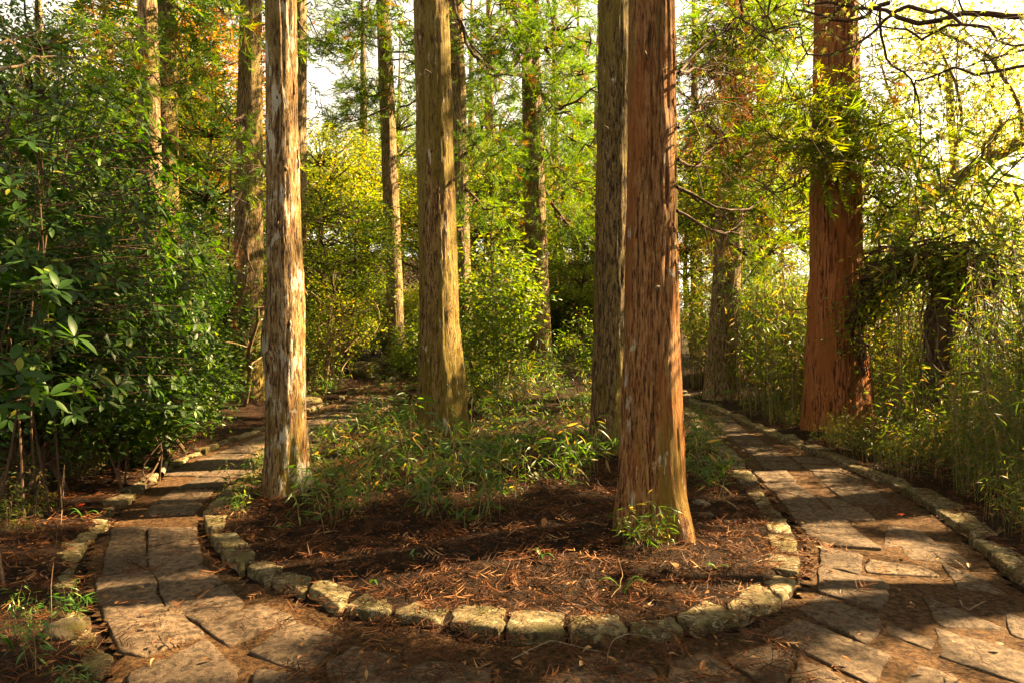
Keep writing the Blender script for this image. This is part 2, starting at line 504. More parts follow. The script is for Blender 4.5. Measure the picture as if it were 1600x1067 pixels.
def stone_mat(name, cs, moss=0.3, lichen=0.3, grain=26):
    t = NT(name)
    v = t.coords('Object')
    oi = t.n('ObjectInfo')
    sh = t.n('VectorMath', {'operation': 'MULTIPLY_ADD'}, i0=t.n('CombineXYZ', X=oi.outputs['Random'], Y=oi.outputs['Random'], Z=oi.outputs['Random']).outputs[0], i1=(37.0, 19.0, 53.0), i2=v).outputs[0]
    g = t.noise(sh, grain, 9, 0.72, 0.3)
    f = t.noise(sh, 160, 3, 0.7)
    b = t.noise(sh, 5, 4, 0.6)
    c = t.ramp(g, [(0.40, cs[0]), (0.5, cs[1]), (0.62, cs[2])])
    c = t.mix(t.math('MULTIPLY', f, 0.35), c, cs[0])
    c = t.mix(t.math('MULTIPLY', t.step(t.math('ADD', t.math('MULTIPLY', b, 0.7), t.math('MULTIPLY', g, 0.3)), 0.62 - 0.25 * moss, 0.75 - 0.25 * moss), 0.8), c, (0.09, 0.075, 0.014))
    l = t.noise(sh, 11, 6, 0.75, 0.4)
    c = t.mix(t.math('MULTIPLY', t.step(l, 0.70 - 0.25 * lichen, 0.74 - 0.25 * lichen), 0.8), c, (0.44, 0.38, 0.25))
    hv = t.n('HueSaturation', Color=c)
    t.t.links.new(t.math('ADD', t.math('MULTIPLY', oi.outputs['Random'], 0.65), 0.66), hv.inputs['Value'])
    h = t.math('ADD', g, t.math('MULTIPLY', f, 0.35))
    return t.finish(t.pbsdf(hv.outputs[0], 0.82, 0.3, t.bump(h, 1.0, 0.045)))
KERB = stone_mat('kerb_granite', ((0.05, 0.038, 0.018), (0.20, 0.15, 0.075), (0.34, 0.27, 0.15)), 0.55, 0.55)
PAVE = stone_mat('paving_andesite', ((0.04, 0.025, 0.015), (0.125, 0.081, 0.05), (0.225, 0.152, 0.10)), 0.12, 0.1)
ROCK = stone_mat('boulder_mossy', ((0.03, 0.024, 0.014), (0.12, 0.09, 0.05), (0.26, 0.2, 0.13)), 0.75, 0.2, 9)
PALE_ROCK = stone_mat('stone_pale', ((0.14, 0.11, 0.08), (0.34, 0.27, 0.19), (0.5, 0.42, 0.32)), 0.1, 0.3)

t = NT('lake_water')
v = t.coords('Object')
w = t.noise(v, 0.6, 3, 0.6)
WATER = t.finish(t.pbsdf((0.02, 0.045, 0.06), 0.12, 0.5, t.bump(w, 0.25, 0.3)))
t = NT('far_hill_forest')
v = t.coords('Object')
w = t.noise(v, 0.02, 8, 0.7)
HILL = t.finish(t.pbsdf(t.ramp(w, [(0.3, (0.10, 0.15, 0.18)), (0.7, (0.20, 0.25, 0.26))]), 0.95, 0.05))
# ------------------------------------------------------------------ ground
def axis_lines(lo, hi, fine_lo, fine_hi, step, grow):
    a = list(np.arange(fine_lo, fine_hi + 1e-6, step))
    s = step; x = a[-1]
    while x < hi:
        s *= grow; x += s; a.append(min(x, hi))
    s = step; x = a[0]; b = []
    while x > lo:
        s *= grow; x -= s; b.append(max(x, lo))
    return np.array(b[::-1] + a)
gx = axis_lines(-900, 900, -4.5, 4.5, 0.07, 1.08)
gy = axis_lines(-300, 1500, 2.2, 8.0, 0.07, 1.07)
GX, GY = np.meshgrid(gx, gy)
gz = soil_z(GX.ravel(), GY.ravel())
ny, nx = GX.shape
i = np.arange(ny - 1)[:, None] * nx; j = np.arange(nx - 1)[None, :]
gf = np.stack([i + j, i + j + 1, i + nx + j + 1, i + nx + j], -1).reshape(-1, 4)
me = make_mesh('ground', np.stack([GX.ravel(), GY.ravel(), gz], 1), [gf], None, True)
ground = tag(link('ground', me, SOIL), kind='structure')

# path: beaten earth between the kerbs, a sheet just above the ground
px_ = np.arange(-4.6, 5.0, 0.06); py_ = np.arange(-3.8, 24.2, 0.06)
PX, PY = np.meshgrid(px_, py_)
ins = inside(PX, PY, OUT) & ~inside(PX, PY, ISL)
cell = ins[:-1, :-1] & ins[1:, :-1] & ins[:-1, 1:] & ins[1:, 1:]
nx = PX.shape[1]
ci, cj = np.nonzero(cell)
a = ci * nx + cj
pf = np.stack([a, a + 1, a + nx + 1, a + nx], -1)
pz = base_z(PX.ravel(), PY.ravel()) + 0.006 + n2(PX.ravel(), PY.ravel(), 1.5, 5, 2) * 0.006 + n2(PX.ravel(), PY.ravel(), 9, 6, 3) * 0.006
used = np.unique(pf)
remap = np.zeros(PX.size, int); remap[used] = np.arange(len(used))
me = make_mesh('path', np.stack([PX.ravel(), PY.ravel(), pz], 1)[used], [remap[pf]], None, True)
path = tag(link('path', me, EARTH), kind='structure')

# lake below the slope, hills beyond it
def grid_sheet(name, x0, x1, y0, y1, nx, ny, zf, mat, kind='structure'):
    X, Y = np.meshgrid(np.linspace(x0, x1, nx), np.linspace(y0, y1, ny))
    i = np.arange(ny - 1)[:, None] * nx; j = np.arange(nx - 1)[None, :]
    f = np.stack([i + j, i + j + 1, i + nx + j + 1, i + nx + j], -1).reshape(-1, 4)
    me = make_mesh(name, np.stack([X.ravel(), Y.ravel(), zf(X.ravel(), Y.ravel())], 1), [f], None, True)
    return tag(link(name, me, mat), kind=kind)
grid_sheet('lake', 24, 1500, -400, 1600, 30, 30, lambda x, y: np.full(len(x), -14.0), WATER)
def hill_z(x, y):
    r = np.hypot(x, y)
    return -20 + 190 * sstep(620, 900, r) * (0.75 + 0.45 * n2(x, y, 0.004, 8, 4)) * sstep(0.1, 0.6, np.arctan2(x, y))
grid_sheet('hills', 100, 1500, -200, 1500, 80, 80, hill_z, HILL)

# ------------------------------------------------------------------ stones
def stone_mesh(poly, ztop, depth, bevel=0.015, rough=0.006, seed=0, tilt=(0, 0), per=5):
    """a hewn block from its outline (n,2); returns mesh and its origin"""
    r = np.random.default_rng(seed)
    poly = np.asarray(poly, float)
    ar = 0.5 * sum(poly[k][0] * poly[(k + 1) % len(poly)][1] - poly[(k + 1) % len(poly)][0] * poly[k][1] for k in range(len(poly)))
    if ar < 0: poly = poly[::-1]
    c = poly.mean(0)
    pts = []
    n = len(poly)
    for k in range(n):
        a, b = poly[k], poly[(k + 1) % n]
        L = np.linalg.norm(b - a)
        cut = min(0.2, 0.006 / max(L, 1e-3) * (1 + r.random() * 2.5))
        nr = np.array([(b - a)[1], -(b - a)[0]]) / max(L, 1e-6)
        for tt in np.linspace(cut, 1 - cut, per):
            pts.append(a * (1 - tt) + b * tt + nr * r.normal() * rough * 0.9)
    B = np.array(pts) - c
    m = len(B)
    R = np.linalg.norm(B, axis=1, keepdims=True)
    inn = lambda d: B * np.maximum(1 - d / np.maximum(R, 1e-3), 0.1)
    rings = [(B * 1.02, -depth), (B, -bevel * 1.6), (inn(bevel * 0.35), -bevel * 0.5), (inn(bevel * 1.3), 0.0), (B * 0.72, 0.002), (B * 0.38, 0.003)]
    V = []
    for q, (xy, z) in enumerate(rings):
        zz = np.full(m, z)
        if q >= 1:
            wob = n2(xy[:, 0] + c[0] * 3.1, xy[:, 1] + c[1] * 2.3, 9, seed % 50, 3)
            zz = zz + wob * rough * (1.4 if q >= 3 else 0.8) + xy[:, 0] * tilt[0] + xy[:, 1] * tilt[1]
            xy = xy + r.normal(size=xy.shape) * rough * 0.25
        V.append(np.column_stack([xy, zz]))
    V.append(np.array([[0, 0, 0.003]]))
    V = np.vstack(V)
    F4, F3 = [], []
    for q in range(len(rings) - 1):
        for k in range(m):
            F4.append([q * m + k, q * m + (k + 1) % m, (q + 1) * m + (k + 1) % m, (q + 1) * m + k])
    for k in range(m):
        F3.append([(len(rings) - 1) * m + k, (len(rings) - 1) * m + (k + 1) % m, len(rings) * m])
    me = make_mesh('stone', V, [np.array(F3), np.array(F4)], None, True)
    return me, (c[0], c[1], ztop)

SEED = [100]
def add_stone(name, poly, dz, depth, mat, parent, bevel=0.015, rough=0.006, tilt=0.02):
    SEED[0] += 1
    c = np.mean(poly, 0)
    r = np.random.default_rng(SEED[0])
    me, org = stone_mesh(poly, float(base_z(c[0], c[1])) + dz, depth, bevel, rough, SEED[0], tuple(r.normal(size=2) * tilt))
    return link(name, me, mat, parent, org)

def kerb_root(name, label):
    o = bpy.data.objects.new(name, None); COL.objects.link(o)
    tag(o, label, None, None, 'structure')
    return o
isl_kerb = kerb_root('island_kerb', 'rough mossy stone kerb curving round the planted island')
KP = [[(317, 803), (355, 800), (347, 823), (329, 833)],
      [(331, 838), (370, 836), (402, 865), (378, 884), (350, 863)],
      [(384, 884), (412, 872), (445, 884), (420, 903)],
      [(424, 900), (447, 889), (490, 899), (474, 921)],
      [(479, 919), (500, 906), (553, 920), (530, 945)],
      [(536, 943), (570, 923), (619, 932), (607, 958)],
      [(612, 959), (632, 932), (704, 938), (694, 966)],
      [(700, 970), (714, 943), (789, 951), (785, 985)],
      [(793, 988), (793, 958), (880, 960), (880, 990)],
      [(889, 991), (886, 960), (966, 960), (982, 987)],
      [(986, 988), (985, 968), (1050, 960), (1071, 980)],
      [(1055, 961), (1102, 935), (1152, 957), (1088, 976)],
      [(1123, 932), (1187, 907), (1217, 933), (1156, 960)],
      [(1190, 905), (1212, 894), (1245, 900), (1220, 930)],
      [(1200, 862), (1250, 867), (1248, 895), (1196, 886)],
      [(1199, 832), (1240, 837), (1250, 863), (1204, 858)],
      [(1189, 804), (1227, 809), (1241, 834), (1199, 829)],
      [(1182, 789), (1206, 788), (1223, 805), (1190, 802)],
      [(1164, 767), (1190, 766), (1205, 785), (1182, 787)]]
for q in KP:
    poly = [G(x, y, 0.055) for x, y in q]
    c = np.mean(poly, 0)
    poly = [c + (p - c) * 1.0 for p in poly]
    add_stone('kerb_stone', poly, 0.055 + random.uniform(-0.012, 0.012), 0.22, KERB, isl_kerb, 0.010, random.uniform(0.007, 0.011), 0.022)

def arc(poly):
    d = np.r_[0, np.cumsum(np.linalg.norm(np.diff(poly, axis=0), axis=1))]
    return d
def at_s(poly, d, s):
    return np.array([np.interp(s, d, poly[:, 0]), np.interp(s, d, poly[:, 1])])
def kerb_run(poly, side, lens, width, dz, parent, mat, rough=0.009, gap=0.02, jit=0.02, zf=None):
    """stones laid along a polyline; side +1 = to the left of its direction"""
    d = arc(poly); s = 0.0
    while s < d[-1] - 0.15:
        L = random.uniform(*lens)
        e = min(s + L, d[-1])
        p, q = at_s(poly, d, s + gap), at_s(poly, d, e - gap)
        t = (q - p) / max(np.linalg.norm(q - p), 1e-6)
        nrm = np.array([-t[1], t[0]]) * side
        w1, w2 = width * random.uniform(0.85, 1.2), width * random.uniform(0.85, 1.2)
        j1, j2 = random.uniform(-jit, jit), random.uniform(-jit, jit)
        poly4 = [p + nrm * j1, q + nrm * j2, q + nrm * w2, p + nrm * w1]
        add_stone('kerb_stone', poly4, dz + random.uniform(-0.015, 0.015), dz + 0.12, mat, parent, 0.012, rough, 0.04)
        s = e
# island kerb beyond the traced stones: far left run and far right run
kerb_run(np.vstack([ISL_V[:9][::-1]]), -1, (0.30, 0.48), 0.22, 0.06, isl_kerb, KERB, 0.012)
kerb_run(ISL_V[28:], 1, (0.30, 0.5), 0.20, 0.07, isl_kerb, KERB, 0.009)
kerb_run(ISL[len(ISL_V) - 1:], 1, (0.35, 0.6), 0.2, 0.07, isl_kerb, KERB)
outl_kerb = kerb_root('left_path_kerb', 'low mossy stone kerb along the outer edge of the left path')
kerb_run(OUTL, -1, (0.34, 0.62), 0.15, 0.032, outl_kerb, KERB, 0.014, 0.02, 0.035)
outr_kerb = kerb_root('right_path_kerb', 'long low mossy stone kerb along the bamboo side of the right path')
kerb_run(np.vstack([[[2.6, 2.4]], OUTR]), -1, (0.5, 0.85), 0.19, 0.055, outr_kerb, KERB, 0.007, 0.008, 0.012)
far_kerb = kerb_root('far_path_kerb', 'low stone kerb where the path bends away at the back')
kerb_run(np.vstack([OUTR[-1:], [[3.7, 19.5], [2.5, 23], [0, 24.2], [-2.4, 24]], OUTL[:1]]), -1, (0.5, 0.9), 0.2, 0.08, far_kerb, KERB)

# paving slabs traced where they lie near, laid in courses farther off
PV = [  # left path, inner course
    [(235, 826), (303, 825), (306, 851), (232, 866)], [(232, 869), (307, 854), (313, 879), (245, 898)], [(249, 902), (315, 883), (344, 909), (262, 943)],
    [(267, 947), (350, 914), (376, 944), (317, 971)], [(320, 975), (405, 943), (450, 962), (363, 1003)], [(398, 1016), (455, 972), (531, 996), (478, 1046)],
    [(516, 1036), (558, 1008), (617, 1025), (613, 1072), (520, 1076)],
    # left path, outer course
    [(172, 852), (221, 847), (228, 881), (161, 896)], [(153, 903), (231, 887), (240, 908), (238, 921), (156, 929)], [(158, 933), (238, 925), (257, 948), (228, 966), (168, 969)],
    [(176, 974), (272, 958), (311, 988), (226, 1020), (190, 1012)], [(208, 1052), (320, 1003), (364, 1045), (352, 1078), (214, 1080)], [(402, 1050), (470, 1052), (506, 1085), (400, 1090)],
    [(176, 826), (226, 822), (222, 843), (174, 848)],
    # front, half buried
    [(625, 1046), (680, 1030), (757, 1040), (760, 1085), (622, 1085)], [(860, 1060), (930, 1026), (1010, 1040), (1030, 1090), (850, 1090)], [(1052, 1032), (1110, 1022), (1160, 1062), (1120, 1090), (1045, 1085)],
    # right path, inner course
    [(1256, 822), (1334, 827), (1371, 855), (1284, 849)], [(1283, 853), (1344, 865), (1341, 893), (1287, 883)], [(1286, 887), (1380, 908), (1381, 930), (1369, 948), (1283, 921)],
    [(1256, 952), (1284, 934), (1371, 960), (1366, 988), (1349, 1001)], [(1207, 991), (1250, 968), (1379, 1021), (1354, 1060)], [(1250, 1033), (1292, 1046), (1345, 1080), (1232, 1085)],
    [(1134, 1029), (1198, 1008), (1237, 1022), (1221, 1066), (1194, 1061)], [(1238, 801), (1307, 800), (1329, 824), (1256, 819)], [(1216, 772), (1269, 774), (1291, 797), (1237, 797)],
    [(1196, 754), (1240, 752), (1268, 772), (1215, 769)], [(1180, 736), (1226, 735), (1240, 750), (1195, 751)],
    # right path, middle and outer, partly buried
    [(1387, 972), (1455, 995), (1452, 1012), (1386, 986)], [(1471, 981), (1532, 998), (1610, 1022), (1600, 1062), (1476, 1023)], [(1436, 1038), (1490, 1053), (1525, 1085), (1400, 1085)],
    [(1358, 872), (1440, 882), (1464, 897), (1361, 892)], [(1390, 821), (1440, 828), (1461, 849), (1386, 849)], [(1446, 931), (1496, 949), (1566, 979), (1471, 974)],
    [(1278, 774), (1313, 779), (1331, 788), (1299, 788)], [(1303, 791), (1345, 791), (1365, 809), (1320, 810)], [(1476, 880), (1530, 900), (1570, 925), (1500, 915)], [(1570, 950), (1640, 985), (1640, 1010), (1585, 990)]]
buried = set(range(14, 17)) | set(range(28, 38))
for k, q in enumerate(PV):
    poly = np.array([G(x, y, 0.02) for x, y in q]); poly = poly.mean(0) + (poly - poly.mean(0)) * 1.13
    add_stone('paving_stone', poly, (0.014 if k in buried else 0.02) + random.uniform(-0.003, 0.004), 0.09, PAVE, path, 0.007, 0.006, 0.008)

TRACED = np.array([np.mean([G(x, y, 0.02) for x, y in q], 0) for q in PV])
def lay_course(poly, side, offs, lens, keep, dz=0.022):
    d = arc(poly)
    for (o0, o1) in offs:
        s = random.uniform(0, 0.2)
        while s < d[-1] - 0.2:
            e = s + random.uniform(*lens)
            pa, pb = at_s(poly, d, min(s + 0.02, d[-1])), at_s(poly, d, min(e - 0.02, d[-1]))
            def nrm(sv):
                a, b = at_s(poly, d, max(sv - 0.25, 0)), at_s(poly, d, min(sv + 0.25, d[-1]))
                t = (b - a) / max(np.linalg.norm(b - a), 1e-6)
                return np.array([-t[1], t[0]]) * side
            na, nb = nrm(s), nrm(e)
            jj = [random.uniform(-0.02, 0.02) for _ in range(4)]
            q = [pa + na * (o0 + jj[0]), pb + nb * (o0 + jj[1]), pb + nb * (o1 + jj[2]), pa + na * (o1 + jj[3])]
            c = np.mean(q, 0)
            if keep(c) and np.linalg.norm(q[0] - q[1]) > 0.12 and inside(c[0], c[1], OUT) and pdist(c[0], c[1], OUT) > 0.2:
                add_stone('paving_stone', q, dz + random.uniform(-0.006, 0.004), 0.08, PAVE, path, 0.007, 0.006, 0.01)
            s = e
yl = G(250, 820)[1]; yr = G(1200, 733)[1]
lay_course(ISL_V[:9][::-1], 1, [(0.10, 0.50), (0.54, 0.95)], (0.36, 0.56), lambda c: c[1] > yl + 0.12 and c[1] < 16)
lay_course(ISL_V[26:], -1, [(0.22, 0.60)], (0.34, 0.5), lambda c: c[1] > yr + 0.1)
lay_course(ISL_V[26:], -1, [(0.66, 1.05), (1.12, 1.42)], (0.4, 0.62), lambda c: c[1] > G(1320, 772)[1] + 0.1, 0.015)

clear = lambda c: np.min(np.hypot(*(TRACED - c).T)) > 0.34
lay_course(ISL_V[22:31], -1, [(0.64, 1.0), (1.06, 1.42), (1.48, 1.85)], (0.4, 0.6), lambda c: c[1] <= G(1320, 772)[1] + 0.1 and c[0] > 1.6 and clear(c), 0.012)

# loose stones
def rock(name, loc, size, label, mat=ROCK, cat='rock', seed=0, group=None):
    u = np.linspace(0, np.pi, 15)[:, None]; w = np.linspace(0, 2 * np.pi, 24, endpoint=False)[None, :]
    D = np.stack([np.sin(u) * np.cos(w), np.sin(u) * np.sin(w), np.cos(u) + 0 * w], -1).reshape(-1, 3)
    f = 1 + 0.42 * fbm(D * 1.6 + seed * 7, seed, 4)
    V = np.sign(D) * np.abs(D) ** 0.8 * f[:, None] * np.array(size)
    i = np.arange(14)[:, None] * 24; j = np.arange(24)[None, :]; k = (j + 1) % 24
    F = np.stack([i + j, i + 24 + j, i + 24 + k, i + k], -1).reshape(-1, 4)
    o = link(name, make_mesh('rock', V, [F], None, True), mat, None, loc, seed * 1.3)
    return tag(o, label, cat, group)
def rock_at(px, py, size, label, **k):
    g = G(px, py); rock('rock', (g[0], g[1], soil(*g) + size[2] * 0.35), size, label, **k)
rock_at(608, 583, (0.75, 0.5, 0.32), 'big mossy boulder at the back bend of the left path', seed=1)
rock_at(572, 590, (0.42, 0.36, 0.24), 'dark boulder beside the bigger mossy one at the path bend', seed=2)
rock_at(486, 634, (0.22, 0.17, 0.09), 'sunlit stone behind the lichened trunk', seed=3)
rock_at(1096, 803, (0.075, 0.05, 0.03), 'small pale stone in the litter behind the red trunk', mat=PALE_ROCK, seed=4)
rock_at(1105, 824, (0.06, 0.05, 0.02), 'small greenish stone lying in front of the pale one', seed=5)
rock_at(98, 1010, (0.09, 0.08, 0.045), 'mossy rounded stone at the lower left path edge', seed=6)
rock_at(150, 1052, (0.06, 0.05, 0.04), 'mossy stone block with a pale top in the lower left corner', seed=7)
rock_at(886, 1009, (0.018, 0.016, 0.014), 'tiny brown pebble under the kerb joint', seed=8)
# ------------------------------------------------------------------ trunks
def trunk_mesh(height, prof, lean=(0, 0), nseg=48, nring=90, ridge=0.008, fibre=26, lobes=5, flare=0.25, seed=0, bulge=None, flare_h=0.5, vis_h=None):
    zz = np.linspace(-0.25, height, nring)
    if vis_h and vis_h < height:      # most of the rings where the trunk is seen
        zz = np.r_[np.linspace(-0.25, vis_h, int(nring * 0.85)), np.linspace(vis_h, height, nring - int(nring * 0.85) + 1)[1:]]
    nring = len(zz)
    th = np.arange(nseg) / nseg * 2 * np.pi
    pz, pr = zip(*prof)
    R0 = np.interp(zz, pz, pr)
    T, Z = np.meshgrid(th, zz)
    R = np.repeat(R0[:, None], nseg, 1)
    low = np.exp(-np.maximum(Z, 0) / flare_h)
    r = np.random.default_rng(seed)
    ph = r.random(4) * 6.28
    R = R * (1 + low * flare * (0.2 + 0.8 * np.abs(np.cos(lobes * 0.5 * T + ph[0] + 0.6 * np.sin(T + ph[3]))) ** 2.5) + 0.03 * np.sin(2 * T + ph[1] + Z * 0.25) + 0.02 * np.sin(3 * T + ph[2] - Z * 0.4))
    if bulge:
        for (bz, ba, amp, sz) in bulge:
            da = (T - ba + np.pi) % (2 * np.pi) - np.pi
            R = R + amp * np.exp(-((Z - bz) / sz) ** 2 - (da / 0.55) ** 2)
    R = R * (1 + 0.035 * fbm(np.stack([np.cos(T).ravel() * 1.3, np.sin(T).ravel() * 1.3, Z.ravel() * 1.7], 1), seed + 17, 3).reshape(R.shape))
    F = R0.max() * fibre
    p = np.stack([np.cos(T) * F, np.sin(T) * F, Z * 1.3], -1).reshape(-1, 3)
    p[:, :2] += 0.25 * fbm(np.stack([np.cos(T).ravel() * 2, np.sin(T).ravel() * 2, Z.ravel() * 1.5], 1), seed + 9, 2)[:, None] * F * 0.15
    n = vnoise(p, seed) * 0.6 + vnoise(p * np.array([2.1, 2.1, 2.4]), seed + 1) * 0.4
    lump = fbm(p * np.array([0.12, 0.12, 0.9]), seed + 3, 2)
    R = R + 2.3 * ridge * (1 - 2 * np.abs(n)).reshape(R.shape) + ridge * 0.9 * lump.reshape(R.shape)
    cx = lean[0] * (Z / height) ** 1 ; cyy = lean[1] * (Z / height)
    V = np.stack([cx + R * np.cos(T), cyy + R * np.sin(T), Z], -1).reshape(-1, 3)
    i = np.arange(nring - 1)[:, None] * nseg; j = np.arange(nseg)[None, :]; k = (j + 1) % nseg
    Fq = np.stack([i + j, i + k, i + nseg + k, i + nseg + j], -1).reshape(-1, 4)
    return make_mesh('trunk', V, [Fq], None, True)

# ------------------------------------------------------------------ leaf and spray templates (length 1 along +X)
def blade(nseg, w, droop=0.15, fold=0.25, wide_at=0.4):
    """a pointed leaf with a folded midrib: V, F3, F4"""
    V = []
    xs = np.linspace(0, 1, nseg + 1)
    for x in xs[1:-1]:
        ww = w * (np.sin(np.pi * x ** (math.log(0.5) / math.log(wide_at))) ** 0.9)
        z = -droop * x * x
        V += [(x, ww, z + fold * ww), (x, 0, z), (x, -ww, z + fold * ww)]
    V = [(0, 0, 0)] + V + [(1, 0, -droop)]
    V = np.array(V, float)
    n = nseg - 1
    F3 = [[0, 2, 1], [0, 3, 2]]; F4 = []
    for k in range(n - 1):
        a = 1 + 3 * k; b = a + 3
        F4 += [[a, a + 1, b + 1, b], [a + 1, a + 2, b + 2, b + 1]]
    a = 1 + 3 * (n - 1); e = len(V) - 1
    F3 += [[a, a + 1, e], [a + 1, a + 2, e]]
    return V, np.array(F3), np.array(F4).reshape(-1, 4)
LEAF_SMALL = (np.array([(0, 0, 0), (0.45, 0.24, 0.05), (1, 0, -0.08), (0.45, -0.24, 0.05)], float), np.array([[0, 2, 1], [0, 3, 2]]), np.zeros((0, 4), int))
LEAF_LANCE = blade(3, 0.085, 0.25, 0.3, 0.38)
LEAF_MID = blade(3, 0.2, 0.2, 0.25, 0.45)

def star_leaf():
    V = [(0.15, 0, 0)]
    for k, (L, a) in enumerate([(0.55, -110), (0.85, -55), (1.0, 0), (0.85, 55), (0.55, 110)]):
        a = rad(a)
        V.append((0.15 + L * 0.85 * math.cos(a), L * 0.85 * math.sin(a), -0.12 * L))
    for a in (-150, -82, -28, 28, 82, 150):
        a = rad(a)
        V.append((0.15 + 0.28 * math.cos(a), 0.28 * math.sin(a), 0.02))
    F = []
    for k in range(5):
        F += [[0, 6 + k, 1 + k], [0, 1 + k, 7 + k]]
    return np.array(V, float), np.array(F), np.zeros((0, 4), int)
LEAF_MAPLE = star_leaf()

def spray_tpl(nsh, seed, w=0.03, brown=False):
    """a cedar spray: forked cords of needles around a curved axis"""
    r = np.random.default_rng(seed)
    V, F3, F4 = [], [], []
    def cord(p, d, L, w, bend):
        d = unit(d); side = unit(np.cross(d, r.normal(size=3)))
        q = p + d * L * 0.5 + np.array([0, 0, bend * L * 0.15]); e = p + d * L + np.array([0, 0, bend * L * 0.5])
        n0 = len(V)
        V.extend([p - side * w * 0.5, p + side * w * 0.5, q - side * w * 0.6, q + side * w * 0.6, e])
        F4.append([n0, n0 + 1, n0 + 3, n0 + 2]); F3.append([n0 + 2, n0 + 3, n0 + 4])
    ax = lambda t: np.array([t, 0.06 * math.sin(t * 3), -0.10 * math.sin(t * 2.4)])
    cord(ax(0), ax(0.6) - ax(0), 0.6, w, 0)
    for k in range(nsh):
        t = 0.08 + 0.9 * (k + r.random()) / nsh
        a = (1 if k % 2 else -1) * (0.55 + 0.35 * r.random())
        d = np.array([math.cos(a), math.sin(a), r.normal() * 0.35])
        cord(ax(t), d, (0.46 * (1 - t) + 0.16) * r.uniform(0.7, 1.25), w, 0.35)
    return np.array(V), np.array(F3), np.array(F4)
SPRAY = [spray_tpl(20, k) for k in (1, 2, 3)]
SPRAY_FAR = [spray_tpl(11, k, 0.05) for k in (4, 5)]
SPRAY_LOW = [spray_tpl(6, k, 0.085) for k in (8, 9)]
SPRAY_DEAD = [spray_tpl(9, k, 0.022) for k in (6, 7)]

def put_sprays(mb, pos, D, size, tint, tpls=SPRAY):
    k = rng.integers(0, len(tpls), len(pos))
    R = frames(D, rng.normal(size=len(pos)) * 0.6)
    for q, tp in enumerate(tpls):
        m = k == q
        mb.inst(tp, pos[m], R[m], size[m], tint[m])

# sun-carving: no off-frame foliage stands in the beams that reach the lit places of the photograph
_su = unit(np.cross(SUN, [0, 0, 1])); _sv = np.cross(_su, SUN)
BEAMS = []
def beam(p, r):
    p = np.asarray(p, float); BEAMS.append((p @ _su, p @ _sv, r))
def beam_px(px, py, r, dz=0.03):
    g = G(px, py, dz); beam((g[0], g[1], float(base_z(*g)) + dz), r)
def carve(pos, margin=0.0, upto=None):
    u, v = pos @ _su, pos @ _sv
    keep = np.ones(len(pos), bool)
    if len(pos) < 200:
        q = np.array(BEAMS[:upto])
        return (((u[:, None] - q[:, 0]) ** 2 + (v[:, None] - q[:, 1]) ** 2) > (q[:, 2] + margin) ** 2).all(1)
    for (a, b, r) in BEAMS[:upto]:
        keep &= (u - a) ** 2 + (v - b) ** 2 > (r + margin) ** 2
    return keep

def crown_parts(h0, h1, rmax, nb, ns, size=(0.35, 0.6), seed=0, brown=0.06, droop=0.25, tpls=SPRAY_FAR, power=0.8, limb_ok=None):
    """limbs (wood) and needles of a cedar crown, base of the trunk at the origin"""
    r = np.random.default_rng(seed)
    wood, leaf = MB(), MB()
    pos, D, sz, tn = [], [], [], []
    for k in range(nb):
        f = (k + r.random()) / nb
        h = h0 + (h1 - h0) * f
        a = r.random() * 2 * np.pi
        L = rmax * (1 - f ** 1.4 * 0.85) * r.uniform(0.6, 1.1) * (0.7 + 0.3 * min(1, f * 6))
        dirn = np.array([math.cos(a), math.sin(a), 0])
        p0 = np.array([0, 0, h])
        pts = spline([p0, p0 + dirn * L * 0.4 + [0, 0, L * r.uniform(-0.05, 0.15)], p0 + dirn * L * 0.8 + [0, 0, -L * droop * r.uniform(0.2, 1)], p0 + dirn * L + [0, 0, -L * droop * r.uniform(0, 1)]], 7)
        if limb_ok is None or limb_ok(pts): wood.tube(pts, np.linspace(0.012 + 0.012 * L, 0.006, 7), 4)
        m = max(4, int(ns * (L / rmax) ** power))
        t = r.uniform(0.22, 1.0, m) ** 0.8
        idx = t * 6
        i0 = np.minimum(idx.astype(int), 5)
        base = pts[i0] + (pts[i0 + 1] - pts[i0]) * (idx - i0)[:, None]
        side = np.array([-dirn[1], dirn[0], 0])
        lat = r.normal(size=m) * 0.22 * L * (1.1 - t * 0.6)
        off = side[None] * lat[:, None] + np.array([0, 0, 1])[None] * (r.normal(size=m) * 0.10 - np.abs(lat) * 0.15)[:, None]
        pos.append(base + off)
        D.append(dirn[None] * 0.7 + side[None] * np.sign(lat)[:, None] * 0.6 + r.normal(size=(m, 3)) * 0.35 - np.array([0, 0, 0.25]))
        sz.append(r.uniform(*size, m))
        tt = np.clip(r.normal(0.45, 0.2, m), 0, 0.86)
        tt[r.random(m) < brown * (2.5 - 2 * f)] = r.uniform(0.9, 1)
        tn.append(tt)
    return wood, np.vstack(pos), np.vstack(D), np.concatenate(sz), np.concatenate(tn)

def crown_mesh(*a, tpls=SPRAY_FAR, **k):
    w, p, D, s, t = crown_parts(*a, tpls=tpls, **k)
    mb = MB()
    put_sprays(mb, p, D, s, t, tpls)
    return w.mesh('limbs'), mb.mesh('crown')

# shared cedar crowns
CR_HIGH = [crown_mesh(7.5, 18, 2.1, 40, 24, seed=s) for s in (1, 2)]          # bare lower trunk, canopy overhead
CR_LOW = [crown_mesh(2.6, 13, 2.5, 56, 34, seed=s, brown=0.04) for s in (3, 4)]    # branches further down, background

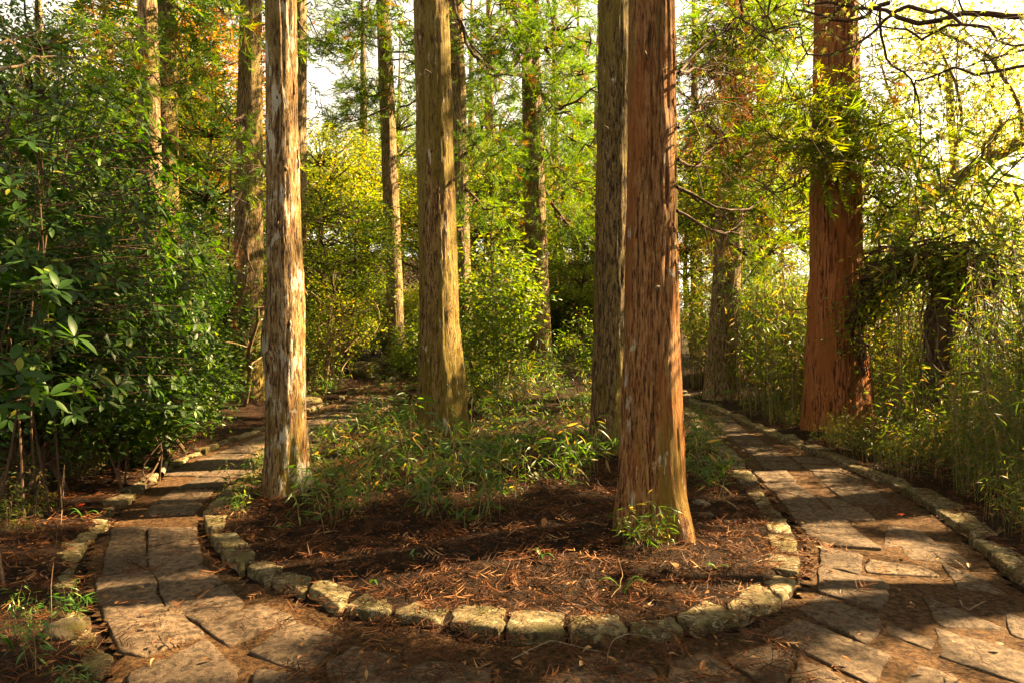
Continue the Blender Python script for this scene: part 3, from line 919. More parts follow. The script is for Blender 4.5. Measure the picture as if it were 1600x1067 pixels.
CEDARS = {}
def cedar(key, px, py, label, prof, height, lean=(0, 0), bark='F', hi=True, base=None, crown=0, crown_h=None, seg=(40, 80), ridge=0.008, fibre=26, flare=0.25, lobes=5, seed=0, group=None, bulge=None, rot=None, cscale=1.0, flare_h=0.5, vis_h=None):
    if base is None:
        g = G(px, py, 0.10)
        base = (g[0], g[1])
    z = soil(*base)
    t = thing('cedar_tree', label, 'tree', (base[0], base[1], z), 0, group)
    link('trunk', trunk_mesh(height, prof, lean, seg[0], seg[1], ridge, fibre, lobes, flare, seed, bulge, flare_h, vis_h), BARK[bark], t)
    if crown is not None:
        w, c = (CR_HIGH if hi else CR_LOW)[crown]
        rz = rot if rot is not None else random.uniform(0, 6.28)
        dz = (crown_h or 0.0)
        # the crown stands on the leaning axis
        off = (lean[0] * 0.6, lean[1] * 0.6, dz)
        tag(link('limbs', w, WOOD_DARK, t, off, rz, cscale), kind='stuff')
        tag(link('crown', c, L_CEDAR, t, off, rz, cscale), kind='stuff')
    CEDARS[key] = t
    return t

MAIN = 'cedar trunks standing on the island'
cedar('A', 450, 772, 'pale lichen-blotched cedar trunk at the left kerb of the island', [(-0.3, 0.185), (0, 0.175), (0.5, 0.158), (1.4, 0.152), (2.6, 0.13), (4.5, 0.118), (16, 0.03)], 17, (-0.25, 0.0), 'A', seg=(80, 260), ridge=0.006, fibre=34, flare=0.3, seed=21, group=MAIN,
      bulge=[(1.25, 3.6, 0.045, 0.28), (1.02, 4.25, -0.06, 0.22), (1.6, 0.5, 0.02, 0.3)], flare_h=0.3, vis_h=5.0)
cedar('B', 692, 703, 'thick mossy brown cedar trunk in the middle of the island', [(-0.3, 0.30), (0, 0.285), (0.6, 0.262), (1.4, 0.222), (3, 0.203), (6, 0.183), (18, 0.03)], 19, (-0.5, 0.0), 'B', seg=(84, 260), ridge=0.009, fibre=26, flare=0.26, seed=22, group=MAIN, flare_h=0.35, vis_h=6.0)
cedar('C', 954, 716, 'dark brown cedar trunk half hidden behind the red one', [(-0.3, 0.24), (0, 0.222), (0.6, 0.205), (1.4, 0.19), (3, 0.183), (6, 0.175), (18, 0.03)], 19, (0.25, 0.2), 'C', seg=(76, 240), ridge=0.008, fibre=28, flare=0.28, seed=23, group=MAIN, vis_h=6.0)
cedar('D', 1018, 838, 'reddish fibrous cedar trunk with root spur nearest the camera', [(-0.3, 0.215), (0, 0.208), (0.3, 0.2), (0.6, 0.192), (1.2, 0.168), (2.2, 0.152), (3.6, 0.138), (17, 0.03)], 18, (0.02, 0.1), 'D', seg=(110, 300), ridge=0.0065, fibre=34, flare=0.2, seed=24, group=MAIN,
      bulge=[(0.0, 5.35, 0.06, 0.2), (0.05, 3.3, 0.03, 0.2)], lobes=6, flare_h=0.22, vis_h=4.0)
cedar('E', 1306, 672, 'massive red-barked cedar at the bamboo edge of the right path', [(-0.3, 0.48), (0, 0.46), (0.8, 0.415), (1.6, 0.372), (3, 0.325), (5, 0.285), (7, 0.26), (20, 0.05)], 21, (0.1, 0.1), 'E', seg=(90, 260), ridge=0.014, fibre=18, flare=0.1, seed=25, vis_h=8.0, cscale=1.15)
cedar('F', 1127, 618, 'dark cedar trunk in the bamboo where the right path bends', [(-0.3, 0.38), (0, 0.34), (0.8, 0.29), (2, 0.265), (5, 0.24), (18, 0.04)], 19, (0.9, 0.0), 'F', seg=(60, 160), ridge=0.012, seed=26, vis_h=8.0)
cedar('G', 843, 571, 'straight cedar trunk with a sunlit pale side behind the island', [(-0.3, 0.40), (0, 0.36), (0.8, 0.33), (3, 0.31), (8, 0.27), (20, 0.05)], 22, (-0.6, 0), 'F', seg=(60, 160), ridge=0.012, seed=27, vis_h=11)
cedar('H', None, None, 'pale cedar trunk behind the mossy one, greened below', [(-0.3, 0.24), (0, 0.22), (3, 0.2), (8, 0.17), (18, 0.04)], 19, (-0.45, 0), 'F', base=(-1.12, 16.0), seg=(40, 120), ridge=0.01, seed=28)
cedar('I', 621, 571, 'slim cedar trunk left of the mossy one with sunlit patches', [(-0.3, 0.30), (0, 0.27), (0.8, 0.24), (4, 0.225), (9, 0.20), (18, 0.04)], 20, (-0.8, 0), 'F', seg=(44, 140), ridge=0.009, seed=29)
cedar('J', 386, 622, 'broad brown cedar trunk behind the pale lichened one', [(-0.3, 0.42), (0, 0.38), (0.8, 0.31), (2, 0.28), (5, 0.245), (18, 0.04)], 20, (0.2, 0), 'C', seg=(60, 160), ridge=0.012, seed=30)
cedar('K', None, None, 'slim cedar trunk rising behind the dark evergreen shrubs', [(-0.3, 0.24), (0, 0.22), (3, 0.19), (6, 0.165), (16, 0.04)], 17, (-0.3, 0), 'F', base=(-6.6, 12.6), seg=(36, 110), ridge=0.01, seed=31)
cedar('L', None, None, 'dark cedar trunk beside the slim one behind the shrubs', [(-0.3, 0.32), (0, 0.29), (3, 0.25), (8, 0.22), (18, 0.04)], 19, (-0.2, 0), 'C', base=(-7.65, 15.2), seg=(36, 110), ridge=0.01, seed=32)
cedar('M', None, None, 'cedar trunk mostly hidden behind the pale lichened one', [(-0.3, 0.24), (0, 0.22), (8, 0.18), (18, 0.04)], 19, (0.1, 0), 'F', base=(-5.35, 17.0), seg=(30, 80), ridge=0.01, seed=33)
# farther trunks, seen between the near ones
FAR = [(765, 26, 0.23, 'faint distant trunk just right of the mossy trunk'), (868, 29, 0.24, 'thin distant trunk right of the sunlit pale one'), (929, 27, 0.24, 'thin distant trunk left of the dark half hidden one'),
       (570, 30, 0.24, 'distant trunk left of the slim sunlit one'), (330, 26, 0.26, 'distant trunk by the orange foliage'),
       (1195, 24, 0.25, 'distant trunk in the bright green left of the massive red cedar'), (1090, 27, 0.22, 'distant trunk just right of the nearest red trunk'), (160, 22, 0.26, 'distant trunk behind the shrub tops at the left'),
       (690, 40, 0.3, 'most distant trunk behind the mossy one'), (820, 44, 0.28, 'most distant trunk behind the sunlit pale one'), (1010, 38, 0.28, 'most distant trunk behind the near pair'),
       (620, 48, 0.3, 'most distant trunk behind the slim one'), (60, 30, 0.28, 'distant trunk at the far left'), (250, 38, 0.28, 'most distant trunk at the left behind the shrubs'),
       (905, 34, 0.25, 'distant trunk between the pale and the dark trunk'), (735, 33, 0.25, 'distant trunk right behind the mossy trunk'), (1150, 40, 0.26, 'most distant trunk behind the bend of the right path')]
for q, (px, d, r0, lab) in enumerate(FAR):
    cedar('far%d' % q, None, None, 'cedar, ' + lab, [(-0.3, r0 * 1.2), (0, r0 * 1.1), (6, r0 * 0.85), (17, 0.03)], 18, (random.uniform(-0.3, 0.3), 0), 'F', hi=False, base=((px - 800) / 1067 * d, d), crown=q % 2,
          crown_h=random.uniform(-0.3, 2.5) if d < 30 else random.uniform(-1, 1.5), seg=(18, 24), ridge=0.012, seed=40 + q, group='cedars in the background')

# stubs of shed branches on the near trunks
def stub(key, z, ang, L, r0, R, seed):
    r = np.random.default_rng(seed)
    d = np.array([math.cos(ang), math.sin(ang), 0.25])
    p = np.array([math.cos(ang) * (R - 0.02), math.sin(ang) * (R - 0.02), z])
    q = spline([p, p + d * (L * 0.5 + 0.02), p + d * L + r.normal(size=3) * 0.02], 6)
    mb = MB(); mb.tube(q, np.array([1.7, 1.25, 1.0, 0.9, 0.75, 0.35]) * r0, 8)
    link('branch_stub', mb.mesh('branch_stub', True), WOOD_GREY, CEDARS[key])
for k, (key, z, ang, L, r0, R) in enumerate([('B', 3.1, 5.6, .10, .014, .2), ('B', 4.3, 4.2, .16, .012, .19), ('B', 2.2, 3.7, .06, .016, .21), ('A', 2.7, 4.9, .05, .012, .13), ('A', 3.6, 3.5, .12, .008, .12), ('C', 3.5, 4.4, .1, .013, .19), ('D', 2.5, 5.2, .05, .009, .15), ('D', 3.1, 4.3, .09, .008, .14), ('D', 1.6, 4.7, .03, .012, .16), ('E', 3.4, 4.6, .12, .02, .31), ('E', 4.6, 3.9, .2, .016, .29)]):
    stub(key, z, ang, L, r0, R, 900 + k)

# loose strips of bark, lifting at one end
PROFS = {'A': [(0, 0.175), (0.5, 0.158), (1.4, 0.152), (2.6, 0.13), (4.5, 0.118)], 'B': [(0, 0.285), (0.6, 0.262), (1.4, 0.222), (3, 0.203), (6, 0.183)], 'C': [(0, 0.222), (0.6, 0.205), (1.4, 0.19), (3, 0.183), (6, 0.175)],
         'D': [(0, 0.225), (0.3, 0.205), (0.6, 0.195), (1.2, 0.168), (2.2, 0.152), (3.6, 0.138)], 'E': [(0, 0.49), (0.8, 0.425), (1.6, 0.372), (3, 0.325), (5, 0.285), (7, 0.26)]}
LEANS = {'A': (-0.25, 0.0, 17), 'B': (-0.5, 0.0, 19), 'C': (0.25, 0.2, 19), 'D': (0.02, 0.1, 18), 'E': (0.1, 0.1, 21)}
def bark_strips(key, n, ztop, L, w, bark, seed):
    r = np.random.default_rng(seed)
    pz, pr = zip(*PROFS[key]); lx, ly, H = LEANS[key]
    for k in range(n):
        z0 = r.uniform(0.45, ztop); l = r.uniform(*L); ww = r.uniform(*w)
        a = r.uniform(3.0, 6.6) if r.random() < 0.8 else r.random() * 6.28
        up = r.random() < 0.5
        V, F = [], []
        m = 7
        for q in range(m):
            t = q / (m - 1); z = z0 + l * t
            R = np.interp(z, pz, pr) * 1.01
            lift = 0.007 + 0.022 * ((t if up else 1 - t) ** 3) * r.uniform(0.5, 1.3)
            wq = ww * (0.35 + 0.65 * math.sin(math.pi * min(max(t, 0.08), 0.92))) / R
            aa = a + 0.05 * math.sin(t * 4 + seed + k)
            for s_, dr in ((-1, 0.0), (0, 0.004), (1, 0.0)):
                an = aa + s_ * wq * 0.5
                V.append((lx * z / H + (R + lift + dr) * math.cos(an), ly * z / H + (R + lift + dr) * math.sin(an), z))
            if q:
                b = 3 * q; F += [[b - 3, b - 2, b + 1, b], [b - 2, b - 1, b + 2, b + 1]]
        link('bark_strip', make_mesh('bark_strip', np.array(V), [np.array(F)], None, True), BARK[bark], CEDARS[key])
bark_strips('D', 34, 3.3, (0.15, 0.6), (0.010, 0.026), 'D', 941)
bark_strips('E', 34, 5.2, (0.3, 1.2), (0.02, 0.05), 'E', 942)
bark_strips('B', 26, 4.6, (0.12, 0.5), (0.012, 0.03), 'B', 943)
bark_strips('C', 18, 4.6, (0.15, 0.6), (0.012, 0.03), 'C', 944)
bark_strips('A', 20, 3.6, (0.08, 0.3), (0.010, 0.022), 'A', 945)
# ------------------------------------------------------------------ where the sun comes through
for px, py, r in [(1190, 668, .22), (1250, 690, .22), (1330, 726, .26), (1250, 737, .16), (1215, 708, .16), (1300, 890, .09), (1350, 895, .10), (1400, 898, .11), (1450, 902, .10), (1370, 945, .10), (1330, 935, .08),
                  (1330, 962, .07), (1500, 1045, .10), (1550, 1030, .10), (1430, 1050, .07), (1590, 1050, .1), (1405, 707, .12), (1375, 725, .12), (1560, 945, .06), (1150, 655, .2),
                  (175, 915, .07), (210, 908, .07), (230, 952, .06), (285, 945, .06), (335, 928, .07), (365, 922, .06), (400, 965, .08), (435, 955, .07), (330, 1030, .10), (290, 1045, .10), (350, 1050, .07), (470, 965, .05),
                  (580, 632, .5), (530, 645, .5), (500, 680, .3), (440, 692, .25), (400, 712, .2), (350, 715, .2), (280, 690, .25), (245, 720, .15), (640, 690, .2),
                  (830, 715, .30), (880, 712, .26), (770, 690, .3), (700, 668, .3), (600, 690, .3), (540, 690, .3), (560, 720, .2), (800, 640, .6), (880, 620, .7), (740, 650, .5), (920, 640, .5), (490, 735, .15),
                  (470, 868, .10), (440, 880, .08), (680, 868, .08), (700, 862, .08), (840, 850, .10), (900, 842, .10), (1140, 790, .1), (1100, 830, .1), (1170, 860, .08), (1180, 915, .12), (1210, 880, .1), (1225, 850, .1), (1210, 820, .1),
                  (660, 945, .07), (745, 965, .08), (835, 975, .06), (930, 975, .08), (1020, 973, .06), (1100, 955, .07), (580, 935, .06), (520, 925, .06), (440, 890, .06), (380, 860, .07), (360, 850, .06), (335, 815, .06), (110, 790, .08)]:
    beam_px(px, py, r * (1.25 if px > 1160 else 1.0))
for px, py, r in [(1290, 762, .10), (1340, 802, .08), (1400, 852, .09), (1480, 905, .08), (1270, 835, .07), (1315, 872, .07), (1240, 785, .08), (1205, 752, .09), (1360, 765, .12), (1440, 812, .07), (1175, 700, .12), (1160, 735, .08), (1290, 985, .07), (1320, 1030, .08), (1540, 985, .07), (1220, 985, .06), (1285, 815, .07), (1300, 705, .15), (560, 870, .07), (780, 900, .08), (880, 905, .08), (620, 905, .07), (1010, 935, .06), (930, 800, .1), (720, 800, .1), (560, 800, .08), (650, 760, .1), (820, 780, .1), (600, 705, .3), (680, 745, .2), (540, 765, .2), (760, 745, .2), (860, 685, .3), (780, 660, .4), (640, 660, .3)]:
    beam_px(px, py, r)
NGROUND = len(BEAMS)
def trunk_beams(px, d, ys, r):
    for y in ys:
        beam(P3(px, y, d), r)
trunk_beams(470, 5.65, (440, 470, 520, 560, 640, 660, 690), .10)
trunk_beams(455, 5.65, (30, 120, 200, 300, 350), .09)
trunk_beams(725, 7.9, range(-20, 690, 40), .15)
trunk_beams(990, 8.2, range(-20, 600, 40), .14)
trunk_beams(1062, 4.2, [y for y in range(-40, 860, 45) if y not in (590,)], .10)
trunk_beams(1340, 10.0, (20, 60, 110, 160, 250, 290, 330, 370, 400, 440), .22)
trunk_beams(860, 20, range(-40, 570, 60), .45)
trunk_beams(630, 19, (130, 200, 300, 350, 400, 440, 540), .35)
trunk_beams(735, 16, range(100, 480, 60), .4)
for p in [(40, 440, 3.6), (90, 455, 3.7), (130, 460, 3.8), (20, 400, 3.6), (75, 500, 3.6), (160, 480, 3.8), (110, 240, 4.0), (60, 250, 4.2), (200, 590, 4.4), (110, 610, 4.0), (150, 600, 4.2), (60, 560, 3.6), (300, 400, 6), (250, 120, 8), (330, 520, 7), (180, 260, 5)]:
    beam(P3(*p), .16)

NSMALL = len(BEAMS)
for p, r in [((1310, 200, 9.5), .9), ((1260, 160, 9.2), .6), ((1390, 240, 9.5), .6), ((1150, 150, 12), 1.4), ((1200, 250, 12.5), 1.2), ((1100, 60, 12), 1.2), ((860, 150, 17), 1.6), ((760, 150, 15), 1.2), ((900, 300, 18), 1.5), ((550, 150, 18), 1.5), ((650, 330, 22), 2), ((520, 350, 17), 1.2), ((880, 350, 25), 2), ((800, 420, 13), .8), ((790, 330, 16), 1.2), ((1190, 350, 18), 1.5), ((1450, 380, 9), .7), ((1400, 480, 9), .6), ((1250, 500, 12.5), .8), ((1100, 430, 15), .8)]:
    beam(P3(*p), r)

# unseen cedars added beyond the right edge, crowns carved to shade the glade
def carved_cedar(label, base, h0, h1, rmax, nb, ns, seed, prof, size=(0.26, 0.46)):
    z = soil(*base)
    t = thing('cedar_tree', label, 'tree', (base[0], base[1], z), 0, 'added cedars shading the glade')
    link('trunk', trunk_mesh(h1 + 0.5, prof, (0, 0), 30, 50, 0.01, 26, 5, 0.2, seed), BARK['F'], t)
    w, p, D, s, tn = crown_parts(h0, h1, rmax, nb, ns, size, seed, limb_ok=lambda q: carve(q + np.array([base[0], base[1], z]), 0.03, NSMALL).mean() > 0.7)
    k = carve(p + unit(D) * s[:, None] * 0.45 + np.array([base[0], base[1], z]), 0.2)
    mb = MB(); put_sprays(mb, p[k], D[k], s[k], tn[k], SPRAY_LOW)
    tag(link('limbs', w.mesh('limbs'), WOOD_DARK, t), kind='stuff')
    tag(link('crown', mb.mesh('crown'), L_CEDAR, t), kind='stuff')
PR = [(-0.3, 0.36), (0, 0.33), (3, 0.28), (8, 0.22), (16, 0.03)]
carved_cedar('added shade cedar out of view beyond the right edge, nearest the camera', (7.6, 3.6), 4.0, 17, 3.3, 100, 95, 301, PR)
carved_cedar('added shade cedar out of view beyond the right edge, second from the camera', (10.6, 6.0), 5, 18, 3.4, 96, 90, 302, PR)
carved_cedar('added shade cedar out of view beyond the right edge, third from the camera', (13.4, 9.0), 6.5, 16, 2.9, 56, 60, 303, PR)
carved_cedar('added shade cedar out of view just beyond the right edge of the picture', (8.4, 7.2), 5.5, 17, 2.9, 80, 85, 308, PR)
carved_cedar('added shade cedar out of view beyond the vine-hung stump to the right', (10.4, 9.7), 8.0, 19, 3.1, 84, 85, 309, PR)
carved_cedar('added shade cedar out of view on the slope to the right of the camera', (11.5, 1.2), 4.6, 15, 3.2, 80, 95, 304, PR)
carved_cedar('added shade cedar out of view farther down the slope to the right', (16.5, 4.8), 9, 17, 3.0, 40, 34, 305, PR)
for q, (bx_, by_, lab) in enumerate([(3.8, -6, 'behind the camera'), (-5, -3, 'behind the camera to the left'), (-1.5, -8, 'farther behind the camera'), (7.5, -2.5, 'behind the camera to the right'), (-8, 1.5, 'left of the camera'), (-4.5, -9, 'far behind the camera to the left')]):  # unseen cedars added to block sky light from behind
    cedar('behind%d' % q, None, None, 'added sky-blocking cedar out of view ' + lab, [(-0.3, .33), (0, .3), (6, .22), (17, .03)], 18, (0, 0), 'F', hi=False, base=(bx_, by_), crown=q % 2, crown_h=0.0, seg=(20, 24), seed=330 + q, group='added cedars blocking sky behind the camera', cscale=1.2)

# ------------------------------------------------------------------ low boughs of the cedars, seen in the picture
def wiggle(pts, n, amp, r):
    p = spline(pts, n)
    k = np.linspace(0, 1, n)[:, None]
    return p + np.column_stack([fbm(np.column_stack([np.linspace(0, 4, n) + r.random() * 99, np.full(n, q * 7.7), np.zeros(n)]), 3, 2) for q in range(3)]) * amp * np.minimum(k * 4, 1)

def bough(parent_key, pts, n, spread, size, mat=L_CEDAR, tint=(0.45, 0.2), r0=0.03, seed=0, tpls=SPRAY, brown=0.08, start=0.2, twigs=8, hang=0.3, wig=0.08):
    """a limb of a named tree with its own needles; pts in world space"""
    par = CEDARS[parent_key]
    org = np.array(par.location)
    r = np.random.default_rng(seed)
    pts = np.array(pts) - org
    c = wiggle(pts, 12, wig, r)
    wood = MB(); wood.tube(c, np.linspace(r0, r0 * 0.25, 12), 6)
    L = np.linalg.norm(np.diff(c, axis=0), axis=1).sum()
    tp = []
    for k in range(twigs):
        t = r.uniform(start, 0.95); i0 = int(t * 11); p = c[i0]
        d = unit(c[min(i0 + 1, 11)] - c[max(i0 - 1, 0)] + r.normal(size=3) * 0.8)
        l = spread * r.uniform(0.8, 2.0)
        q = spline([p, p + d * l * 0.5 + [0, 0, 0.06 * l], p + d * l - [0, 0, hang * l * 0.6]], 6)
        wood.tube(q, np.linspace(r0 * 0.4, 0.003, 6), 4); tp.append(q)
    b = link('bough', wood.mesh('bough'), WOOD_DARK, par)
    if n:
        ta = r.uniform(start, 1, n); idx = ta * 11; i0 = np.minimum(idx.astype(int), 10)
        base = c[i0] + (c[i0 + 1] - c[i0]) * (idx - i0)[:, None]
        tan = unit(c[i0 + 1] - c[i0])
        if tp:
            tq = np.array(tp); sel = r.random(n) < 0.65
            kk = r.integers(0, len(tp), n); jj = r.integers(1, 6, n)
            base = np.where(sel[:, None], tq[kk, jj], base)
        off = r.normal(size=(n, 3)) * spread * np.array([0.5, 0.5, 0.35])
        D = tan * 0.5 + unit(off) * 0.7 + r.normal(size=(n, 3)) * 0.25 - np.array([0, 0, hang])
        tn = np.clip(r.normal(tint[0], tint[1], n), 0, 0.87); tn[r.random(n) < brown] = 0.96
        if mat is L_CEDAR_BROWN: tn = r.random(n)
        mb = MB(); put_sprays(mb, base + off, D, r.uniform(*size, n), tn, tpls)
        tag(link('needles', mb.mesh('needles'), mat, b), kind='stuff')
    return b

# centre top: behind and between the trunks
sd = [500]
def B_(key, a, b, n, spread, size=(0.22, 0.42), sag=0.15, **k):
    sd[0] += 1
    a, b = P3(*a), P3(*b)
    m = (a + b) / 2 + np.array([0, 0, -sag * np.linalg.norm(b - a)])
    bough(key, [a, m, b], n, spread, size, seed=sd[0], **k)
# slim tree I: whorl at y 165
B_('I', (608, 168, 19), (492, 178, 18), 130, .5, twigs=10); B_('I', (625, 168, 19), (672, 120, 18), 50, .3); B_('I', (600, 60, 19), (545, 30, 18), 120, .5, twigs=12, brown=.06); B_('I', (600, -30, 19), (550, 50, 17), 90, .5, brown=.08)
B_('I', (612, 40, 19), (660, 60, 17), 70, .4); B_('I', (606, 150, 19), (540, 130, 18.5), 140, .5); B_('I', (614, 330, 19), (560, 330, 18), 60, .4, mat=L_CEDAR); B_('I', (600, -80, 19), (560, 20, 17), 120, .6)
# H and G: arching limbs at the top centre
for a, b, n in [((720, 40, 16), (800, 115, 13.5), 90), ((720, 100, 16), (660, 60, 15), 50), ((722, 200, 16), (800, 230, 14), 120), ((724, 290, 16), (790, 320, 14.5), 90), ((726, 360, 16), (690, 330, 15), 30), ((724, 240, 16), (760, 180, 14.5), 70)]:
    B_('H', a, b, n, .4, r0=.04, brown=.05)
for a, b, n in [((835, 30, 20), (760, 90, 16.5), 130), ((840, 60, 20), (930, 110, 17), 150), ((835, 110, 20), (890, 175, 17), 150), ((845, 150, 20), (930, 230, 18), 130), ((840, 0, 20), (800, 20, 16), 120), ((840, 200, 20), (910, 300, 18), 120),
                ((845, 280, 20), (915, 370, 19), 100), ((835, 330, 20), (790, 380, 19), 70), ((840, -60, 20), (900, 40, 15), 170), ((830, -60, 20), (745, 30, 15), 150), ((838, 230, 20), (770, 260, 18), 120)]:
    B_('G', a, b, n, .6, (0.28, 0.5), r0=.06, brown=.05, twigs=12)
for k_, q_ in enumerate([[(838, 60, 20), (800, 108, 16), (750, 90, 14.5), (722, 40, 14), (712, -10, 14)], [(845, 75, 20), (900, 70, 17), (925, 55, 15)], [(838, 95, 20), (790, 112, 15.5), (745, 70, 14)], [(838, 140, 20), (870, 170, 17), (935, 130, 14.5)]]):
    bough('G', [P3(*p) for p in q_], 10, .3, (.15, .3), r0=.06, seed=590 + k_, twigs=7, wig=.25)
# right of the near pair: dead drooping limbs of the near red trunk and live boughs of F and E
for a, b in [((1058, 293, 4.25), (1250, 262, 5.6)), ((1060, 250, 4.25), (1130, 205, 5.0)), ((1060, 115, 4.3), (1170, 10, 5.2)), ((1062, 112, 4.3), (1140, 118, 5)), ((1058, 330, 4.25), (1180, 318, 5.4)), ((1060, 200, 4.3), (1110, 160, 4.6))]:
    B_('D', a, b, 16, .18, (0.12, 0.22), sag=-.02 if b[1] < 200 else .12, mat=L_CEDAR_BROWN, r0=.011, twigs=14, tpls=SPRAY_DEAD, start=.25, wig=.04)
for a, b, n in [((1140, 330, 14), (1080, 300, 12.5), 90), ((1145, 260, 14), (1225, 290, 12.5), 120), ((1150, 190, 14), (1085, 160, 12), 130), ((1150, 140, 14), (1240, 160, 12), 150), ((1155, 60, 14), (1080, 40, 12), 160), ((1160, 20, 14), (1250, 60, 11.5), 170),
                ((1150, 230, 14), (1180, 200, 12), 120), ((1140, 380, 14), (1210, 400, 13), 90), ((1160, -40, 14), (1130, 40, 11), 160), ((1160, -40, 14), (1220, 0, 11), 160), ((1140, 300, 14), (1190, 330, 13), 90)]:
    B_('F', a, b, n, .5, (0.25, 0.45), r0=.04, brown=.06, tint=(.6, .18), twigs=12)
for a, b, n in [((1150, 150, 14), (1110, 200, 11), 60), ((1150, 170, 14), (1200, 210, 11), 80), ((1155, 90, 14), (1150, 140, 11), 70), ((1150, 60, 14), (1080, 90, 11), 60)]:
    B_('F', a, b, n, .4, (0.2, 0.36), mat=L_CEDAR_BROWN, r0=.03, twigs=10, hang=.6)
for a, b, n in [((1290, 180, 10.1), (1200, 205, 8.8), 120), ((1300, 170, 10.1), (1280, 200, 8.6), 100), ((1320, 170, 10.1), (1400, 190, 9.0), 120), ((1310, 190, 10.1), (1340, 240, 8.8), 90), ((1330, 190, 10.1), (1440, 270, 9.2), 110), ((1290, 150, 10.1), (1225, 120, 8.8), 110), ((1325, 320, 10.1), (1415, 320, 9.8), 70), ((1300, 140, 10.1), (1340, 150, 9.2), 100), ((1330, 230, 10.1), (1395, 330, 9.8), 60)]:
    B_('E', a, b, int(n * .62), .38, (0.26, 0.46), r0=.03, brown=.06, tint=(.74, .1), twigs=10, start=.2, hang=.4)
B_('E', (1270, 270, 10), (1410, 292, 9.2), 0, .2, r0=.014, twigs=6); B_('E', (1275, 300, 10), (1330, 318, 9.3), 0, .15, r0=.01, twigs=6); B_('E', (1272, 265, 10), (1150, 262, 8.6), 0, .25, r0=.016, twigs=8); B_('E', (1265, 480, 10), (1215, 470, 9.5), 0, .1, r0=.012, twigs=3)
# left: boughs of K, L and J
for key, a, b, n in [('K', (228, 30, 12.6), (150, 50, 11), 90), ('K', (226, 95, 12.6), (180, 130, 11.5), 50), ('K', (228, 120, 12.6), (140, 140, 11), 80), ('L', (262, 60, 15), (330, 90, 13.5), 90), ('L', (262, 130, 15), (310, 150, 14), 90), ('L', (260, 20, 15), (320, 20, 13), 90),
                     ('J', (388, 20, 12.6), (340, 10, 11.5), 70), ('J', (380, 200, 12.6), (325, 230, 11), 30), ('J', (392, 220, 12.6), (440, 260, 11), 30), ('J', (378, 300, 12.6), (322, 330, 11), 24), ('J', (380, 180, 12.6), (345, 165, 11.3), 30), ('K', (232, 110, 12.6), (285, 120, 11.5), 20), ('M', (461, 20, 17), (500, 60, 16), 60)]:
    B_(key, a, b, n, .35, brown=.1, r0=.025, twigs=9)
for a, b in [((386, 330, 12.6), (350, 430, 11.8)), ((386, 380, 12.6), (410, 470, 11.8)), ((385, 420, 12.6), (372, 520, 12))]:
    B_('J', a, b, 8, .15, (0.18, 0.3), mat=L_CEDAR_BROWN, r0=.02, twigs=7, hang=.7)

# ------------------------------------------------------------------ broadleaf crowns
def leafy(centres, spread, n, size, tpl, seed, flat=0.6, tint=(0.5, 0.22), up=0.6, org=None):
    r = np.random.default_rng(seed)
    centres = np.asarray(centres, float)
    k = r.integers(0, len(centres), n)
    off = r.normal(size=(n, 3)) * np.array([1, 1, flat]) * spread
    pos = centres[k] + off
    a = r.random(n) * 2 * np.pi
    D = np.stack([np.cos(a), np.sin(a), r.normal(size=n) * 0.35 - 0.25], 1) + 0.4 * unit(off)
    U = np.array([0, 0, 1]) * up + r.normal(size=(n, 3)) * 0.45
    tn = np.clip(r.normal(tint[0], tint[1], n) + 0.15 * vnoise(centres[k] * 2.1, seed), 0, 1)
    sz = r.uniform(*size, n); Rm = frames(D, None, U)
    if org is not None:
        q = carve(pos + org, 0.0, NGROUND); pos, Rm, sz, tn = pos[q], Rm[q], sz[q], tn[q]
    mb = MB(); mb.inst(tpl, pos, Rm, sz, tn)
    return mb

def ellipsoid(n, R, cz, r, shell=0.5):
    d = unit(r.normal(size=(n, 3)))
    q = d * np.array(R) * (shell + (1 - shell) * r.random(n)[:, None] ** 0.6)
    return q + np.array([0, 0, cz])

def broad_proto(seed, R, cz, nblob, nleaf, size, spread, tpl=LEAF_SMALL, trunk_r=0.06, nstem=1):
    r = np.random.default_rng(seed)
    c = ellipsoid(nblob, R, cz, r, 0.35)
    wood = MB()
    stems = []
    for q in range(nstem):
        a = r.random() * 6.28
        top = np.array([math.cos(a) * R[0] * 0.35 * (nstem > 1), math.sin(a) * R[1] * 0.35 * (nstem > 1), cz + R[2] * 0.4])
        s = spline([(r.normal() * 0.06 * nstem, r.normal() * 0.06 * nstem, -0.1), (top[0] * 0.3 + r.normal() * 0.1, top[1] * 0.3 + r.normal() * 0.1, cz * 0.5), top], 9)
        wood.tube(s, np.linspace(trunk_r, trunk_r * 0.4, 9), 6); stems.append(s)
    for p in c:
        s = stems[r.integers(0, nstem)]
        z0 = s[:, 2]; st = s[min(int(np.searchsorted(z0, p[2] - 0.55 * np.linalg.norm(p[:2]) - 0.1)), 8)]
        m = (st + p) / 2 + r.normal(size=3) * 0.08
        wood.tube(spline([st, m, p], 5), np.linspace(trunk_r * 0.35, 0.004, 5), 4)
    return wood.mesh('branches'), leafy(c, spread, nleaf, size, tpl, seed).mesh('crown')
